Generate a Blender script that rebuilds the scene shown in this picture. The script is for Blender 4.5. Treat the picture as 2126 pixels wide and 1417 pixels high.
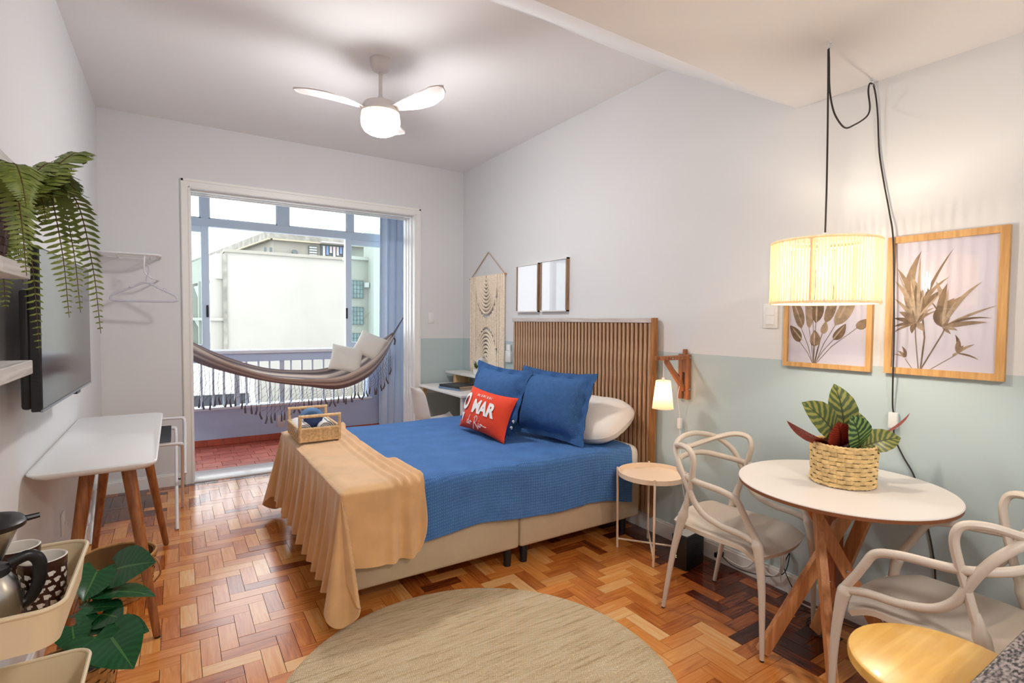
import bpy, bmesh, math, random
from mathutils import Vector, Matrix, noise as mnoise
for o in list(bpy.data.objects): bpy.data.objects.remove(o, do_unlink=True)
scene = bpy.context.scene
COL = scene.collection
rnd = random.Random(11)
PI = math.pi
def V(*a): return Vector(a)

# ------------------------------------------------------------------ camera
FPX, YAW, PITCH, ROLL = 1090.0, .5702, .0381, .0085
CAM = V(0, 0, 1.5)
cf = V(math.sin(YAW)*math.cos(PITCH), math.cos(YAW)*math.cos(PITCH), -math.sin(PITCH))
cr = V(math.cos(YAW), -math.sin(YAW), 0)
cu = cr.cross(cf)
cr2 = cr*math.cos(ROLL) + cu*math.sin(ROLL)
cu2 = cu*math.cos(ROLL) - cr*math.sin(ROLL)
cam_data = bpy.data.cameras.new('camera')
cam_data.sensor_width = 36.0
cam_data.lens = FPX/2126*36.0
cam_data.clip_start = .03
cam = bpy.data.objects.new('camera', cam_data)
COL.objects.link(cam)
mw = Matrix((cr2, cu2, -cf)).transposed().to_4x4()
mw.translation = CAM
cam.matrix_world = mw
scene.camera = cam

# ------------------------------------------------------------------ world, light, exposure
SKY = 2.65          # bright overcast sky
FAN_E, BULB_E, SCONCE_E, FILL_E = 104.0, 440.0, 50.0, 86.0
world = bpy.data.worlds.new('overcast_sky')
scene.world = world
world.use_nodes = True
wbg = world.node_tree.nodes['Background']
wbg.inputs['Color'].default_value = (.93, .97, 1.0, 1)
wbg.inputs['Strength'].default_value = SKY
vs = scene.view_settings
vs.view_transform = 'Standard'; vs.look = 'None'; vs.gamma = 1.0
vs.exposure = 0.5
vs.use_curve_mapping = False

# ------------------------------------------------------------------ materials
def lin(r, g, b):
    f = lambda c: (c/255/12.92) if c/255 <= .04045 else ((c/255+.055)/1.055)**2.4
    return (f(r), f(g), f(b), 1)
MATS = {}
def nodes(m): return m.node_tree.nodes, m.node_tree.links
def mat(name, rgb, rough=.5, metal=0.0, vary=0.0, vscale=8.0, bump=0.0, bscale=60.0, stretch=(1, 1, 1), sheen=0.0, coat=0.0, emit=None, estr=0.0, trans=0.0, alpha=1.0, spec=.5):
    m = bpy.data.materials.new(name); m.use_nodes = True
    N, L = nodes(m); b = N['Principled BSDF']
    c = lin(*rgb) if max(rgb) > 1.0 else (*rgb, 1)
    b.inputs['Base Color'].default_value = c
    b.inputs['Roughness'].default_value = rough
    b.inputs['Metallic'].default_value = metal
    b.inputs['Specular IOR Level'].default_value = spec
    if sheen: b.inputs['Sheen Weight'].default_value = sheen
    if coat: b.inputs['Coat Weight'].default_value = coat; b.inputs['Coat Roughness'].default_value = .1
    if trans: b.inputs['Transmission Weight'].default_value = trans
    if alpha < 1: b.inputs['Alpha'].default_value = alpha
    if emit:
        b.inputs['Emission Color'].default_value = (*emit, 1); b.inputs['Emission Strength'].default_value = estr
    if vary or bump:
        tc = N.new('ShaderNodeTexCoord'); mp = N.new('ShaderNodeMapping')
        mp.inputs['Scale'].default_value = stretch
        L.new(tc.outputs['Object'], mp.inputs['Vector'])
    if vary:
        n = N.new('ShaderNodeTexNoise'); n.inputs['Scale'].default_value = vscale; n.inputs['Detail'].default_value = 4
        L.new(mp.outputs[0], n.inputs['Vector'])
        mr = N.new('ShaderNodeMapRange'); mr.inputs['From Min'].default_value = .3; mr.inputs['From Max'].default_value = .7
        mr.inputs['To Min'].default_value = 1-vary; mr.inputs['To Max'].default_value = 1+vary
        L.new(n.outputs['Fac'], mr.inputs['Value'])
        hsv = N.new('ShaderNodeHueSaturation'); hsv.inputs['Color'].default_value = c
        L.new(mr.outputs[0], hsv.inputs['Value']); L.new(hsv.outputs[0], b.inputs['Base Color'])
    if bump:
        n2 = N.new('ShaderNodeTexNoise'); n2.inputs['Scale'].default_value = bscale; n2.inputs['Detail'].default_value = 3
        L.new(mp.outputs[0], n2.inputs['Vector'])
        bp = N.new('ShaderNodeBump'); bp.inputs['Strength'].default_value = bump; bp.inputs['Distance'].default_value = .01
        L.new(n2.outputs['Fac'], bp.inputs['Height']); L.new(bp.outputs[0], b.inputs['Normal'])
    MATS[name] = m
    return m
def wood(name, light, dark, axis='z', rough=.45, scale=5.0, coat=0.0):
    m = bpy.data.materials.new(name); m.use_nodes = True
    N, L = nodes(m); b = N['Principled BSDF']; b.inputs['Roughness'].default_value = rough
    if coat: b.inputs['Coat Weight'].default_value = coat
    tc = N.new('ShaderNodeTexCoord'); mp = N.new('ShaderNodeMapping')
    s = {'x': (.08, 1, 1), 'y': (1, .08, 1), 'z': (1, 1, .08)}[axis]
    mp.inputs['Scale'].default_value = s; L.new(tc.outputs['Object'], mp.inputs['Vector'])
    n = N.new('ShaderNodeTexNoise'); n.inputs['Scale'].default_value = scale*12; n.inputs['Detail'].default_value = 5; n.inputs['Distortion'].default_value = .6
    L.new(mp.outputs[0], n.inputs['Vector'])
    cr_ = N.new('ShaderNodeValToRGB'); cr_.color_ramp.elements[0].position = .32; cr_.color_ramp.elements[1].position = .68
    cr_.color_ramp.elements[0].color = lin(*dark); cr_.color_ramp.elements[1].color = lin(*light)
    L.new(n.outputs['Fac'], cr_.inputs['Fac']); L.new(cr_.outputs[0], b.inputs['Base Color'])
    bp = N.new('ShaderNodeBump'); bp.inputs['Strength'].default_value = .08; bp.inputs['Distance'].default_value = .004
    L.new(n.outputs['Fac'], bp.inputs['Height']); L.new(bp.outputs[0], b.inputs['Normal'])
    MATS[name] = m
    return m
def glass(name, tint, gloss=.08):
    m = bpy.data.materials.new(name); m.use_nodes = True
    N, L = nodes(m); N.remove(N['Principled BSDF']); out = N['Material Output']
    t = N.new('ShaderNodeBsdfTransparent'); t.inputs['Color'].default_value = (*tint, 1)
    g = N.new('ShaderNodeBsdfGlossy'); g.inputs['Roughness'].default_value = .02
    fr = N.new('ShaderNodeFresnel'); gm = N.new('ShaderNodeNewGeometry'); ir = N.new('ShaderNodeMapRange'); ir.inputs['To Min'].default_value = 1.45; ir.inputs['To Max'].default_value = 1/1.45; L.new(gm.outputs['Backfacing'], ir.inputs['Value']); L.new(ir.outputs[0], fr.inputs['IOR'])
    mx = N.new('ShaderNodeMixShader'); L.new(fr.outputs[0], mx.inputs[0]); L.new(t.outputs[0], mx.inputs[1]); L.new(g.outputs[0], mx.inputs[2])
    L.new(mx.outputs[0], out.inputs['Surface'])
    MATS[name] = m
    return m
def weave(name, rgb, sx, sy, depth, rough=.85, contrast=.25, sheen=0.0, plane='xy', dist=.004):
    # woven cloth: two crossed wave bands drive colour and fine relief
    m = bpy.data.materials.new(name); m.use_nodes = True
    N, L = nodes(m); b = N['Principled BSDF']; b.inputs['Roughness'].default_value = rough
    b.inputs['Specular IOR Level'].default_value = .2
    if sheen: b.inputs['Sheen Weight'].default_value = sheen
    uv = N.new('ShaderNodeUVMap') if plane == 'uv' else N.new('ShaderNodeTexCoord')
    src = uv.outputs[0] if plane == 'uv' else uv.outputs['Object']
    w1 = N.new('ShaderNodeTexWave'); w1.bands_direction = 'X'; w1.inputs['Scale'].default_value = sx; w1.inputs['Distortion'].default_value = 1.2; w1.inputs['Detail Scale'].default_value = 2
    w2 = N.new('ShaderNodeTexWave'); w2.bands_direction = 'Y'; w2.inputs['Scale'].default_value = sy; w2.inputs['Distortion'].default_value = 1.2; w2.inputs['Detail Scale'].default_value = 2
    L.new(src, w1.inputs['Vector']); L.new(src, w2.inputs['Vector'])
    mul = N.new('ShaderNodeMath'); mul.operation = 'MULTIPLY'; L.new(w1.outputs['Fac'], mul.inputs[0]); L.new(w2.outputs['Fac'], mul.inputs[1])
    nz = N.new('ShaderNodeTexNoise'); nz.inputs['Scale'].default_value = 7; nz.inputs['Detail'].default_value = 5; L.new(src, nz.inputs['Vector'])
    add = N.new('ShaderNodeMath'); add.operation = 'ADD'; L.new(mul.outputs[0], add.inputs[0]); L.new(nz.outputs['Fac'], add.inputs[1])
    mr = N.new('ShaderNodeMapRange'); mr.inputs['From Min'].default_value = .2; mr.inputs['From Max'].default_value = 1.5
    mr.inputs['To Min'].default_value = 1-contrast; mr.inputs['To Max'].default_value = 1+contrast; L.new(add.outputs[0], mr.inputs['Value'])
    hsv = N.new('ShaderNodeHueSaturation'); hsv.inputs['Color'].default_value = lin(*rgb); L.new(mr.outputs[0], hsv.inputs['Value'])
    L.new(hsv.outputs[0], b.inputs['Base Color'])
    bp = N.new('ShaderNodeBump'); bp.inputs['Strength'].default_value = depth; bp.inputs['Distance'].default_value = dist
    L.new(mul.outputs[0], bp.inputs['Height']); L.new(bp.outputs[0], b.inputs['Normal'])
    MATS[name] = m
    return m

mat('ceiling_paint', (.87, .87, .88), .9, vary=.015, vscale=1.2)
mat('wall_white', (.72, .73, .74), .85, vary=.012, vscale=1.5, bump=.03, bscale=40)
mat('trim_white', (.86, .85, .82), .4)
mat('gloss_white', (.85, .85, .85), .22)
mat('marble', (.86, .85, .83), .2, vary=.06, vscale=5)
mat('joint_dark', (44, 22, 12), .8)
mat('balcony_paint', (202, 219, 246), .75, vary=.03, vscale=2)
mat('window_metal', (224, 235, 247), .45)
mat('window_metal_white', (238, 242, 248), .4)
mat('rail_metal', (214, 224, 236), .45)
mat('grout', (196, 130, 112), .9)
mat('black_plastic', (18, 18, 20), .35)
mat('dark_metal', (48, 50, 56), .35, metal=.6)
mat('chrome', (200, 202, 205), .18, metal=1.0)
mat('white_plastic', (232, 232, 230), .35)
mat('white_powder', (230, 230, 232), .35)
glass('pane_glass', (.93, .97, .96))
glass('pane_green', (.93, .97, .965))
glass('frame_glass', (.98, .98, .98))

# ------------------------------------------------------------------ geometry helpers
WM = {}
class MB:
    def __init__(s): s.v = []; s.f = []; s.col = []; s.c = None; s.uv = {}
    def _add(s, vs, fs):
        k = len(s.v); s.v += [Vector(v) for v in vs]
        s.f += [tuple(i+k for i in f) for f in fs]; s.col += [s.c]*len(fs)
        return k
    def box(s, x0, x1, y0, y1, z0, z1, m=None):
        vs = [V(x, y, z) for z in (z0, z1) for y in (y0, y1) for x in (x0, x1)]
        if m: vs = [m @ v for v in vs]
        s._add(vs, [(0, 2, 3, 1), (4, 5, 7, 6), (0, 1, 5, 4), (2, 6, 7, 3), (0, 4, 6, 2), (1, 3, 7, 5)]); return s
    def rbox(s, x0, x1, y0, y1, z0, z1, r=.005, seg=2, m=None):
        bm = bmesh.new(); bmesh.ops.create_cube(bm, size=1)
        for v in bm.verts: v.co = V(x0+(v.co.x+.5)*(x1-x0), y0+(v.co.y+.5)*(y1-y0), z0+(v.co.z+.5)*(z1-z0))
        bmesh.ops.bevel(bm, geom=bm.edges[:], offset=r, segments=seg, affect='EDGES', profile=.5)
        s.addbm(bm, m); return s
    def addbm(s, bm, m=None):
        bm.verts.index_update()
        vs = [(m @ v.co) if m else v.co.copy() for v in bm.verts]
        s._add(vs, [tuple(v.index for v in f.verts) for f in bm.faces]); bm.free()
    def bar(s, p0, p1, w, h, up=V(0, 0, 1)):
        p0, p1 = Vector(p0), Vector(p1); d = (p1-p0).normalized()
        x = d.cross(up)
        if x.length < 1e-4: x = d.cross(V(1, 0, 0))
        x.normalize(); u = x.cross(d)
        vs = [p+x*a*w/2+u*b*h/2 for p in (p0, p1) for a, b in ((-1, -1), (1, -1), (1, 1), (-1, 1))]
        s._add(vs, [(0, 1, 2, 3), (7, 6, 5, 4), (0, 4, 5, 1), (1, 5, 6, 2), (2, 6, 7, 3), (3, 7, 4, 0)]); return s
    def tube(s, path, r, n=8, closed=False, caps=True, flat=1.0, up=None):
        P = [Vector(p) for p in path]; m = len(P)
        R = r if isinstance(r, (list, tuple)) else [r]*m
        T = []
        for i in range(m):
            a = P[(i-1) % m] if (closed or i > 0) else P[i]; b = P[(i+1) % m] if (closed or i < m-1) else P[i]
            t = (b-a); T.append(t.normalized() if t.length > 1e-9 else V(0, 0, 1))
        u = up or (V(0, 0, 1) if abs(T[0].z) < .9 else V(1, 0, 0))
        k = len(s.v); x = (u - T[0]*u.dot(T[0])).normalized()
        for i in range(m):
            if i: x = (x - T[i]*x.dot(T[i])); x = x.normalized() if x.length > 1e-6 else T[i].orthogonal().normalized()
            y = T[i].cross(x)
            for j in range(n):
                a = 2*PI*j/n; s.v.append(P[i] + x*math.cos(a)*R[i]*flat + y*math.sin(a)*R[i])
        rng = m if closed else m-1
        for i in range(rng):
            for j in range(n):
                a = k+i*n+j; b = k+i*n+(j+1) % n; c = k+((i+1) % m)*n+(j+1) % n; d = k+((i+1) % m)*n+j
                s.f.append((a, b, c, d)); s.col.append(s.c)
        if caps and not closed:
            s.f.append(tuple(k+j for j in reversed(range(n)))); s.f.append(tuple(k+(m-1)*n+j for j in range(n))); s.col += [s.c]*2
        return s
    def cyl(s, p0, p1, r0, r1=None, n=16): return s.tube([p0, p1], [r0, r0 if r1 is None else r1], n)
    def lathe(s, prof, c=(0, 0, 0), n=32, m=None, close=False):
        k = len(s.v); c = Vector(c)
        for (r, z) in prof:
            for j in range(n):
                a = 2*PI*j/n; v = c+V(r*math.cos(a), r*math.sin(a), z); s.v.append(m @ v if m else v)
        for i in range(len(prof)-1):
            for j in range(n):
                s.f.append((k+i*n+j, k+i*n+(j+1) % n, k+(i+1)*n+(j+1) % n, k+(i+1)*n+j)); s.col.append(s.c)
        if prof[0][0] > 1e-5 and close: s.f.append(tuple(k+j for j in reversed(range(n)))); s.col.append(s.c)
        if prof[-1][0] > 1e-5 and close: s.f.append(tuple(k+(len(prof)-1)*n+j for j in range(n))); s.col.append(s.c)
        return s
    def grid(s, fn, nu, nv, closeu=False):
        k = len(s.v)
        for i in range(nu+1):
            for j in range(nv+1): s.v.append(Vector(fn(i/nu, j/nv)))
        for i in range(nu):
            for j in range(nv):
                a = k+i*(nv+1)+j; s.f.append((a, a+nv+1, a+nv+2, a+1)); s.col.append(s.c)
        return s
    def prism(s, poly, z0, z1, m=None):
        n = len(poly); vs = [V(x, y, z0) for x, y in poly]+[V(x, y, z1) for x, y in poly]
        if m: vs = [m @ v for v in vs]
        s._add(vs, [tuple(reversed(range(n))), tuple(range(n, 2*n))]+[(i, (i+1) % n, n+(i+1) % n, n+i) for i in range(n)]); return s
    def poly(s, pts): s._add(pts, [tuple(range(len(pts)))]); return s
    def xform(s, m): s.v = [m @ v for v in s.v]; return s
    def solid(s, t):
        # give a sheet real thickness by offsetting along averaged normals
        nrm = [V(0, 0, 0) for _ in s.v]
        for f in s.f:
            a, b, c = s.v[f[0]], s.v[f[1]], s.v[f[2]]; q = (b-a).cross(c-a)
            for i in f: nrm[i] += q
        nrm = [q.normalized() if q.length > 1e-12 else V(0, 0, 1) for q in nrm]
        k = len(s.v); edges = {}
        for f in s.f:
            for a, b in zip(f, f[1:]+f[:1]):
                e = (min(a, b), max(a, b)); edges[e] = None if e in edges else (a, b)
        s.v += [v - q*t for v, q in zip(s.v[:k], nrm)]
        nf = [tuple(i+k for i in reversed(f)) for f in s.f]
        for e, ab in edges.items():
            if ab: nf.append((ab[1], ab[0], ab[0]+k, ab[1]+k))
        s.f += nf; s.col += [s.c]*len(nf); return s
    def build(s, name, m, parent=None, smooth=True, ang=40, local=False, recalc=True):
        me = bpy.data.meshes.new(name)
        vs = s.v
        if parent is not None and not local:
            inv = WM[parent.name].inverted(); vs = [inv @ v for v in vs]
        me.from_pydata([tuple(v) for v in vs], [], s.f)
        if any(c is not None for c in s.col):
            at = me.color_attributes.new('tint', 'FLOAT_COLOR', 'CORNER'); i = 0
            for f, c in zip(s.f, s.col):
                c = c or (.5, .5, .5)
                for _ in f: at.data[i].color = (*c, 1); i += 1
        if recalc:
            bm = bmesh.new(); bm.from_mesh(me); bmesh.ops.recalc_face_normals(bm, faces=bm.faces); bm.to_mesh(me); bm.free()
        if smooth:
            me.polygons.foreach_set('use_smooth', [True]*len(me.polygons)); me.set_sharp_from_angle(angle=math.radians(ang))
        me.materials.append(MATS[m] if isinstance(m, str) else m)
        o = bpy.data.objects.new(name, me); COL.objects.link(o)
        if parent is not None:
            o.parent = parent; WM[o.name] = WM[parent.name].copy()
        else: WM[o.name] = Matrix.Identity(4)
        return o
def tag(o, label, cat, group=None):
    o['label'] = label; o['category'] = cat
    if group: o['group'] = group
    return o
def thing(name, label, cat, loc=(0, 0, 0), rz=0.0, group=None):
    o = bpy.data.objects.new(name, None); COL.objects.link(o); o.empty_display_size = .05
    o.location = loc; o.rotation_euler = (0, 0, rz)
    WM[o.name] = Matrix.Translation(Vector(loc)) @ Matrix.Rotation(rz, 4, 'Z')
    return tag(o, label, cat, group)
def struct(o): o['kind'] = 'structure'; return o
def stuff(o): o['kind'] = 'stuff'; return o
def copy_tree(o, loc=None, rz=None, label=None, parent=None):
    c = o.copy(); COL.objects.link(c)
    if parent: c.parent = parent
    if loc is not None: c.location = loc
    if rz is not None: c.rotation_euler = (0, 0, rz)
    if label: c['label'] = label
    for ch in [q for q in COL.objects if q.parent == o]: copy_tree(ch, parent=c)
    return c
def cat(pts, n=6, closed=False):
    P = [Vector(p) for p in pts]; out = []; m = len(P)
    for i in range(m if closed else m-1):
        p1, p2 = P[i], P[(i+1) % m]
        p0 = P[(i-1) % m] if (closed or i > 0) else p1*2-p2
        p3 = P[(i+2) % m] if (closed or i < m-2) else p2*2-p1
        for k in range(n):
            t = k/n; out.append(.5*((2*p1)+(p2-p0)*t+(2*p0-5*p1+4*p2-p3)*t*t+(3*p1-p0-3*p2+p3)*t**3))
    if not closed: out.append(P[-1].copy())
    return out
def lerpm(xs, ys, x):
    if x <= xs[0]: return ys[0]
    for a, b, c, d in zip(xs, xs[1:], ys, ys[1:]):
        if x <= b: return c+(d-c)*(x-a)/(b-a)
    return ys[-1]
def frame(base, tip, nrm):
    base, tip, nrm = Vector(base), Vector(tip), Vector(nrm)
    y = (tip-base).normalized(); x = y.cross(nrm).normalized(); z = x.cross(y)
    m = Matrix((x, y, z)).transposed().to_4x4(); m.translation = base
    return m, (tip-base).length
def seen(p):
    d = Vector(p)-CAM; z = d.dot(cf)
    if z < .05: return None
    return 1063+FPX*d.dot(cr2)/z, 708.5-FPX*d.dot(cu2)/z, z
# ================================================================== STRUCTURE
XL, XR, YB, HC, HS, PZ = -.53, 2.877, 5.57, 3.2412, 2.676, 1.298
YF, YO = -2.0, 7.09
# two-tone paint: pale blue-green below a level line, white above
def two_tone(name, xmin):
    m = bpy.data.materials.new(name); m.use_nodes = True
    N, L = nodes(m); b = N['Principled BSDF']; b.inputs['Roughness'].default_value = .8
    g = N.new('ShaderNodeNewGeometry'); sp = N.new('ShaderNodeSeparateXYZ'); L.new(g.outputs['Position'], sp.inputs[0])
    lt = N.new('ShaderNodeMath'); lt.operation = 'LESS_THAN'; lt.inputs[1].default_value = PZ; L.new(sp.outputs['Z'], lt.inputs[0])
    gt = N.new('ShaderNodeMath'); gt.operation = 'GREATER_THAN'; gt.inputs[1].default_value = xmin; L.new(sp.outputs['X'], gt.inputs[0])
    mu = N.new('ShaderNodeMath'); mu.operation = 'MULTIPLY'; L.new(lt.outputs[0], mu.inputs[0]); L.new(gt.outputs[0], mu.inputs[1])
    nz = N.new('ShaderNodeTexNoise'); nz.inputs['Scale'].default_value = 1.6; L.new(g.outputs['Position'], nz.inputs['Vector'])
    mx = N.new('ShaderNodeMix'); mx.data_type = 'RGBA'; mx.inputs['A'].default_value = (.74, .745, .755, 1); mx.inputs['B'].default_value = (.50, .60, .61, 1)
    L.new(mu.outputs[0], mx.inputs['Factor'])
    mr = N.new('ShaderNodeMapRange'); mr.inputs['To Min'].default_value = .97; mr.inputs['To Max'].default_value = 1.03; L.new(nz.outputs['Fac'], mr.inputs['Value'])
    hs = N.new('ShaderNodeHueSaturation'); L.new(mx.outputs['Result'], hs.inputs['Color']); L.new(mr.outputs[0], hs.inputs['Value'])
    L.new(hs.outputs[0], b.inputs['Base Color'])
    MATS[name] = m
two_tone('wall_two_tone', -5.0); two_tone('wall_back_paint', 2.2)

struct(MB().box(XL-.15, XL, YF-.15, YB+.33, 0, 3.4).build('wall_left', 'wall_white'))
struct(MB().box(XR, XR+.15, YF-.15, YB+.33, 0, 3.4).build('wall_right', 'wall_two_tone'))
struct(MB().box(XL, XR, YF-.15, YF, 0, 3.4).build('wall_front', 'wall_white'))
wb = MB()
wb.box(XL, .10, YB, YB+.33, 0, HC); wb.box(2.29, XR, YB, YB+.33, 0, HC); wb.box(.10, 2.29, YB, YB+.33, 2.69, HC)
struct(wb.build('wall_back', 'wall_back_paint'))
struct(MB().box(XL-.15, XR+.15, YF-.15, YB+.33, HC, HC+.15).build('ceiling', 'ceiling_paint'))
cb = MB()
prof = [(YF, HC), (YF, HS), (1.62, HS), (2.535, HC)]
cb._add([V(x, y, z) for x in (XL, XR) for y, z in prof], [(0, 1, 2, 3), (7, 6, 5, 4), (0, 4, 5, 1), (1, 5, 6, 2), (2, 6, 7, 3), (3, 7, 4, 0)])
struct(cb.build('ceiling_soffit', 'ceiling_paint', smooth=False))

# ---- parquet: herringbone blocks, three to one, laid square to the room
def parquet_material():
    m = bpy.data.materials.new('parquet'); m.use_nodes = True
    N, L = nodes(m); b = N['Principled BSDF']
    at = N.new('ShaderNodeAttribute'); at.attribute_name = 'tint'; sp = N.new('ShaderNodeSeparateColor'); L.new(at.outputs['Color'], sp.inputs[0])
    g = N.new('ShaderNodeNewGeometry')
    mixv = N.new('ShaderNodeMix'); mixv.data_type = 'VECTOR'; mixv.inputs['A'].default_value = (5, 75, 1); mixv.inputs['B'].default_value = (75, 5, 1)
    L.new(sp.outputs['Green'], mixv.inputs['Factor'])
    mv = N.new('ShaderNodeVectorMath'); mv.operation = 'MULTIPLY'; L.new(g.outputs['Position'], mv.inputs[0]); L.new(mixv.outputs['Result'], mv.inputs[1])
    sc = N.new('ShaderNodeMath'); sc.operation = 'MULTIPLY'; sc.inputs[1].default_value = 80; L.new(sp.outputs['Blue'], sc.inputs[0])
    cb_ = N.new('ShaderNodeCombineXYZ'); [L.new(sc.outputs[0], cb_.inputs[i]) for i in range(3)]
    ad = N.new('ShaderNodeVectorMath'); ad.operation = 'ADD'; L.new(mv.outputs[0], ad.inputs[0]); L.new(cb_.outputs[0], ad.inputs[1])
    n = N.new('ShaderNodeTexNoise'); n.inputs['Scale'].default_value = 1.0; n.inputs['Detail'].default_value = 6; n.inputs['Distortion'].default_value = .9; L.new(ad.outputs[0], n.inputs['Vector'])
    a1 = N.new('ShaderNodeMath'); a1.operation = 'MULTIPLY_ADD'; a1.inputs[1].default_value = .55; L.new(n.outputs['Fac'], a1.inputs[0]); 
    a0 = N.new('ShaderNodeMath'); a0.operation = 'ADD'; a0.inputs[1].default_value = -.28; L.new(sp.outputs['Red'], a0.inputs[0]); L.new(a0.outputs[0], a1.inputs[2])
    r = N.new('ShaderNodeValToRGB'); e = r.color_ramp.elements
    e[0].position = 0; e[0].color = lin(58, 18, 8); e[1].position = 1; e[1].color = lin(240, 196, 138)
    for p, c in ((.18, (96, 34, 12)), (.38, (168, 88, 36)), (.58, (212, 128, 56)), (.78, (230, 158, 84))):
        q = e.new(p); q.color = lin(*c)
    L.new(a1.outputs[0], r.inputs['Fac']); L.new(r.outputs[0], b.inputs['Base Color'])
    n2 = N.new('ShaderNodeTexNoise'); n2.inputs['Scale'].default_value = 2.2; n2.inputs['Detail'].default_value = 3; L.new(g.outputs['Position'], n2.inputs['Vector'])
    mr = N.new('ShaderNodeMapRange'); mr.inputs['To Min'].default_value = .13; mr.inputs['To Max'].default_value = .30; L.new(n2.outputs['Fac'], mr.inputs['Value']); L.new(mr.outputs[0], b.inputs['Roughness'])
    b.inputs['Coat Weight'].default_value = .35; b.inputs['Coat Roughness'].default_value = .14
    bp = N.new('ShaderNodeBump'); bp.inputs['Strength'].default_value = .06; bp.inputs['Distance'].default_value = .003; L.new(n.outputs['Fac'], bp.inputs['Height']); L.new(bp.outputs[0], b.inputs['Normal'])
    MATS['parquet'] = m
parquet_material()
floor = struct(MB().box(XL-.1, XR+.1, YF-.1, YB+.02, -.12, -.006).build('floor', 'joint_dark', smooth=False))
PW = .0762; PX, PY = .1525, 3.107
planks = []
def plank_ok(x0, x1, y0, y1): return x1 > XL and x0 < XR and y1 > YF and y0 < YB-.095
for d in range(-30, 30):
    for k in range(-90, 90):
        cx, cy = k+6*d, k            # V block covers cells (cx; cy..cy+2), H block (cx+1..cx+3; cy)
        for o in (1, 0):
            if o: x0, x1, y0, y1 = PX+cx*PW, PX+(cx+1)*PW, PY+cy*PW, PY+(cy+3)*PW
            else: x0, x1, y0, y1 = PX+(cx+1)*PW, PX+(cx+4)*PW, PY+cy*PW, PY+(cy+1)*PW
            if not plank_ok(x0, x1, y0, y1): continue
            x0, x1, y0, y1 = max(x0, XL), min(x1, XR), max(y0, YF), min(y1, YB-.095)
            if x1-x0 < .012 or y1-y0 < .012: continue
            planks.append((x0, x1, y0, y1, o))
x = XL
while x < XR:                          # border course along the balcony wall
    w = .105; planks.append((x, min(x+w, XR), YB-.093, YB, 1)); x += w
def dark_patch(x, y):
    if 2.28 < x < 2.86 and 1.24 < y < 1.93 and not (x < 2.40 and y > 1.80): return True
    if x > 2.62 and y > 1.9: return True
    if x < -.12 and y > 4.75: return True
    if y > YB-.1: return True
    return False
def area_seen(p):
    x0, x1, y0, y1, o = p; cx, cy = (x0+x1)/2, (y0+y1)/2
    if .72 < cx < 2.8 and 2.75 < cy < 4.3: return 0
    if math.hypot(cx-1.03, cy-1.82) < .75: return 0
    s = seen((cx, cy, 0))
    if not s or not (-10 < s[0] < 2136 and 0 < s[1] < 1427): return 0
    return 1.0/s[2]**3
planks.sort(key=area_seen, reverse=True)
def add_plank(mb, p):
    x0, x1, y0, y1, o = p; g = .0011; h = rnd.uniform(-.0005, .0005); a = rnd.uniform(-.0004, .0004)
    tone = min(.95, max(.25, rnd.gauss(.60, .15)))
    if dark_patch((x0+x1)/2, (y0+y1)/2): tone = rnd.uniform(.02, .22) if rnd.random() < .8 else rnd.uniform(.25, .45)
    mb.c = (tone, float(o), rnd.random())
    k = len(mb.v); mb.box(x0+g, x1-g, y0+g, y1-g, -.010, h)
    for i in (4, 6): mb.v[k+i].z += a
big = planks[:300]
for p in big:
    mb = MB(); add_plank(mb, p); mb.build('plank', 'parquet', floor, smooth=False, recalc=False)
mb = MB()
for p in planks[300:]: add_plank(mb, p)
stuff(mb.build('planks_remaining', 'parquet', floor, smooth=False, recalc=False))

# ---- skirting boards, door casing, sill
def skirting(name, x0, x1, y0, y1):
    m = MB(); m.box(x0, x1, y0, y1, 0, .095)
    if abs(x1-x0) < .05: 
        q = (x0, x1-.006) if x0 < 0 else (x0+.006, x1); m.box(*q, y0, y1, .095, .108)
    else: m.box(x0, x1, y0+.006, y1, .095, .108)
    return struct(m.build(name, 'trim_white', smooth=False))
skirting('baseboard_left', XL, XL+.016, YF, YB)
skirting('baseboard_right', XR-.018, XR, YF, YB)
bb = MB()
for a, b in ((XL+.016, .05), (2.335, XR-.018)): bb.box(a, b, YB-.016, YB, 0, .095).box(a, b, YB-.010, YB, .095, .108)
struct(bb.build('baseboard_back', 'trim_white', smooth=False))
tr = MB()
for s_, xo, xi in ((1, .052, .127), (-1, 2.335, 2.262)):
    a, b = min(xo, xi), max(xo, xi); tr.box(a, b, YB-.018, YB+.01, 0, 2.67)
    c, d = (xo+.006*s_, xo+.022*s_); tr.box(min(c, d), max(c, d), YB-.026, YB-.018, 0, 2.745)
    c, d = (xi-.016*s_, xi-.004*s_); tr.box(min(c, d), max(c, d), YB-.023, YB-.018, 0, 2.68)
tr.box(.052, 2.335, YB-.018, YB+.01, 2.67, 2.75); tr.box(.058, 2.329, YB-.026, YB-.018, 2.726, 2.744); tr.box(.113, 2.276, YB-.023, YB-.018, 2.674, 2.686)
struct(tr.build('trim_1', 'trim_white', smooth=False))
ln = MB()
ln.box(.10, .127, YB+.01, YB+.33, 0, 2.69); ln.box(2.262, 2.29, YB+.01, YB+.33, 0, 2.69); ln.box(.127, 2.262, YB+.01, YB+.33, 2.672, 2.69)
for y in (YB+.07, YB+.15, YB+.23):
    ln.box(2.250, 2.262, y, y+.05, 0, 2.66); ln.box(.127, .135, y, y+.05, 0, 2.66); ln.box(.127, 2.262, y, y+.05, 2.658, 2.672)
struct(ln.build('trim_2', 'gloss_white', smooth=False))
struct(MB().rbox(.127, 2.262, YB-.005, YB+.36, -.02, .012, .003).build('door_sill', 'marble'))

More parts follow.
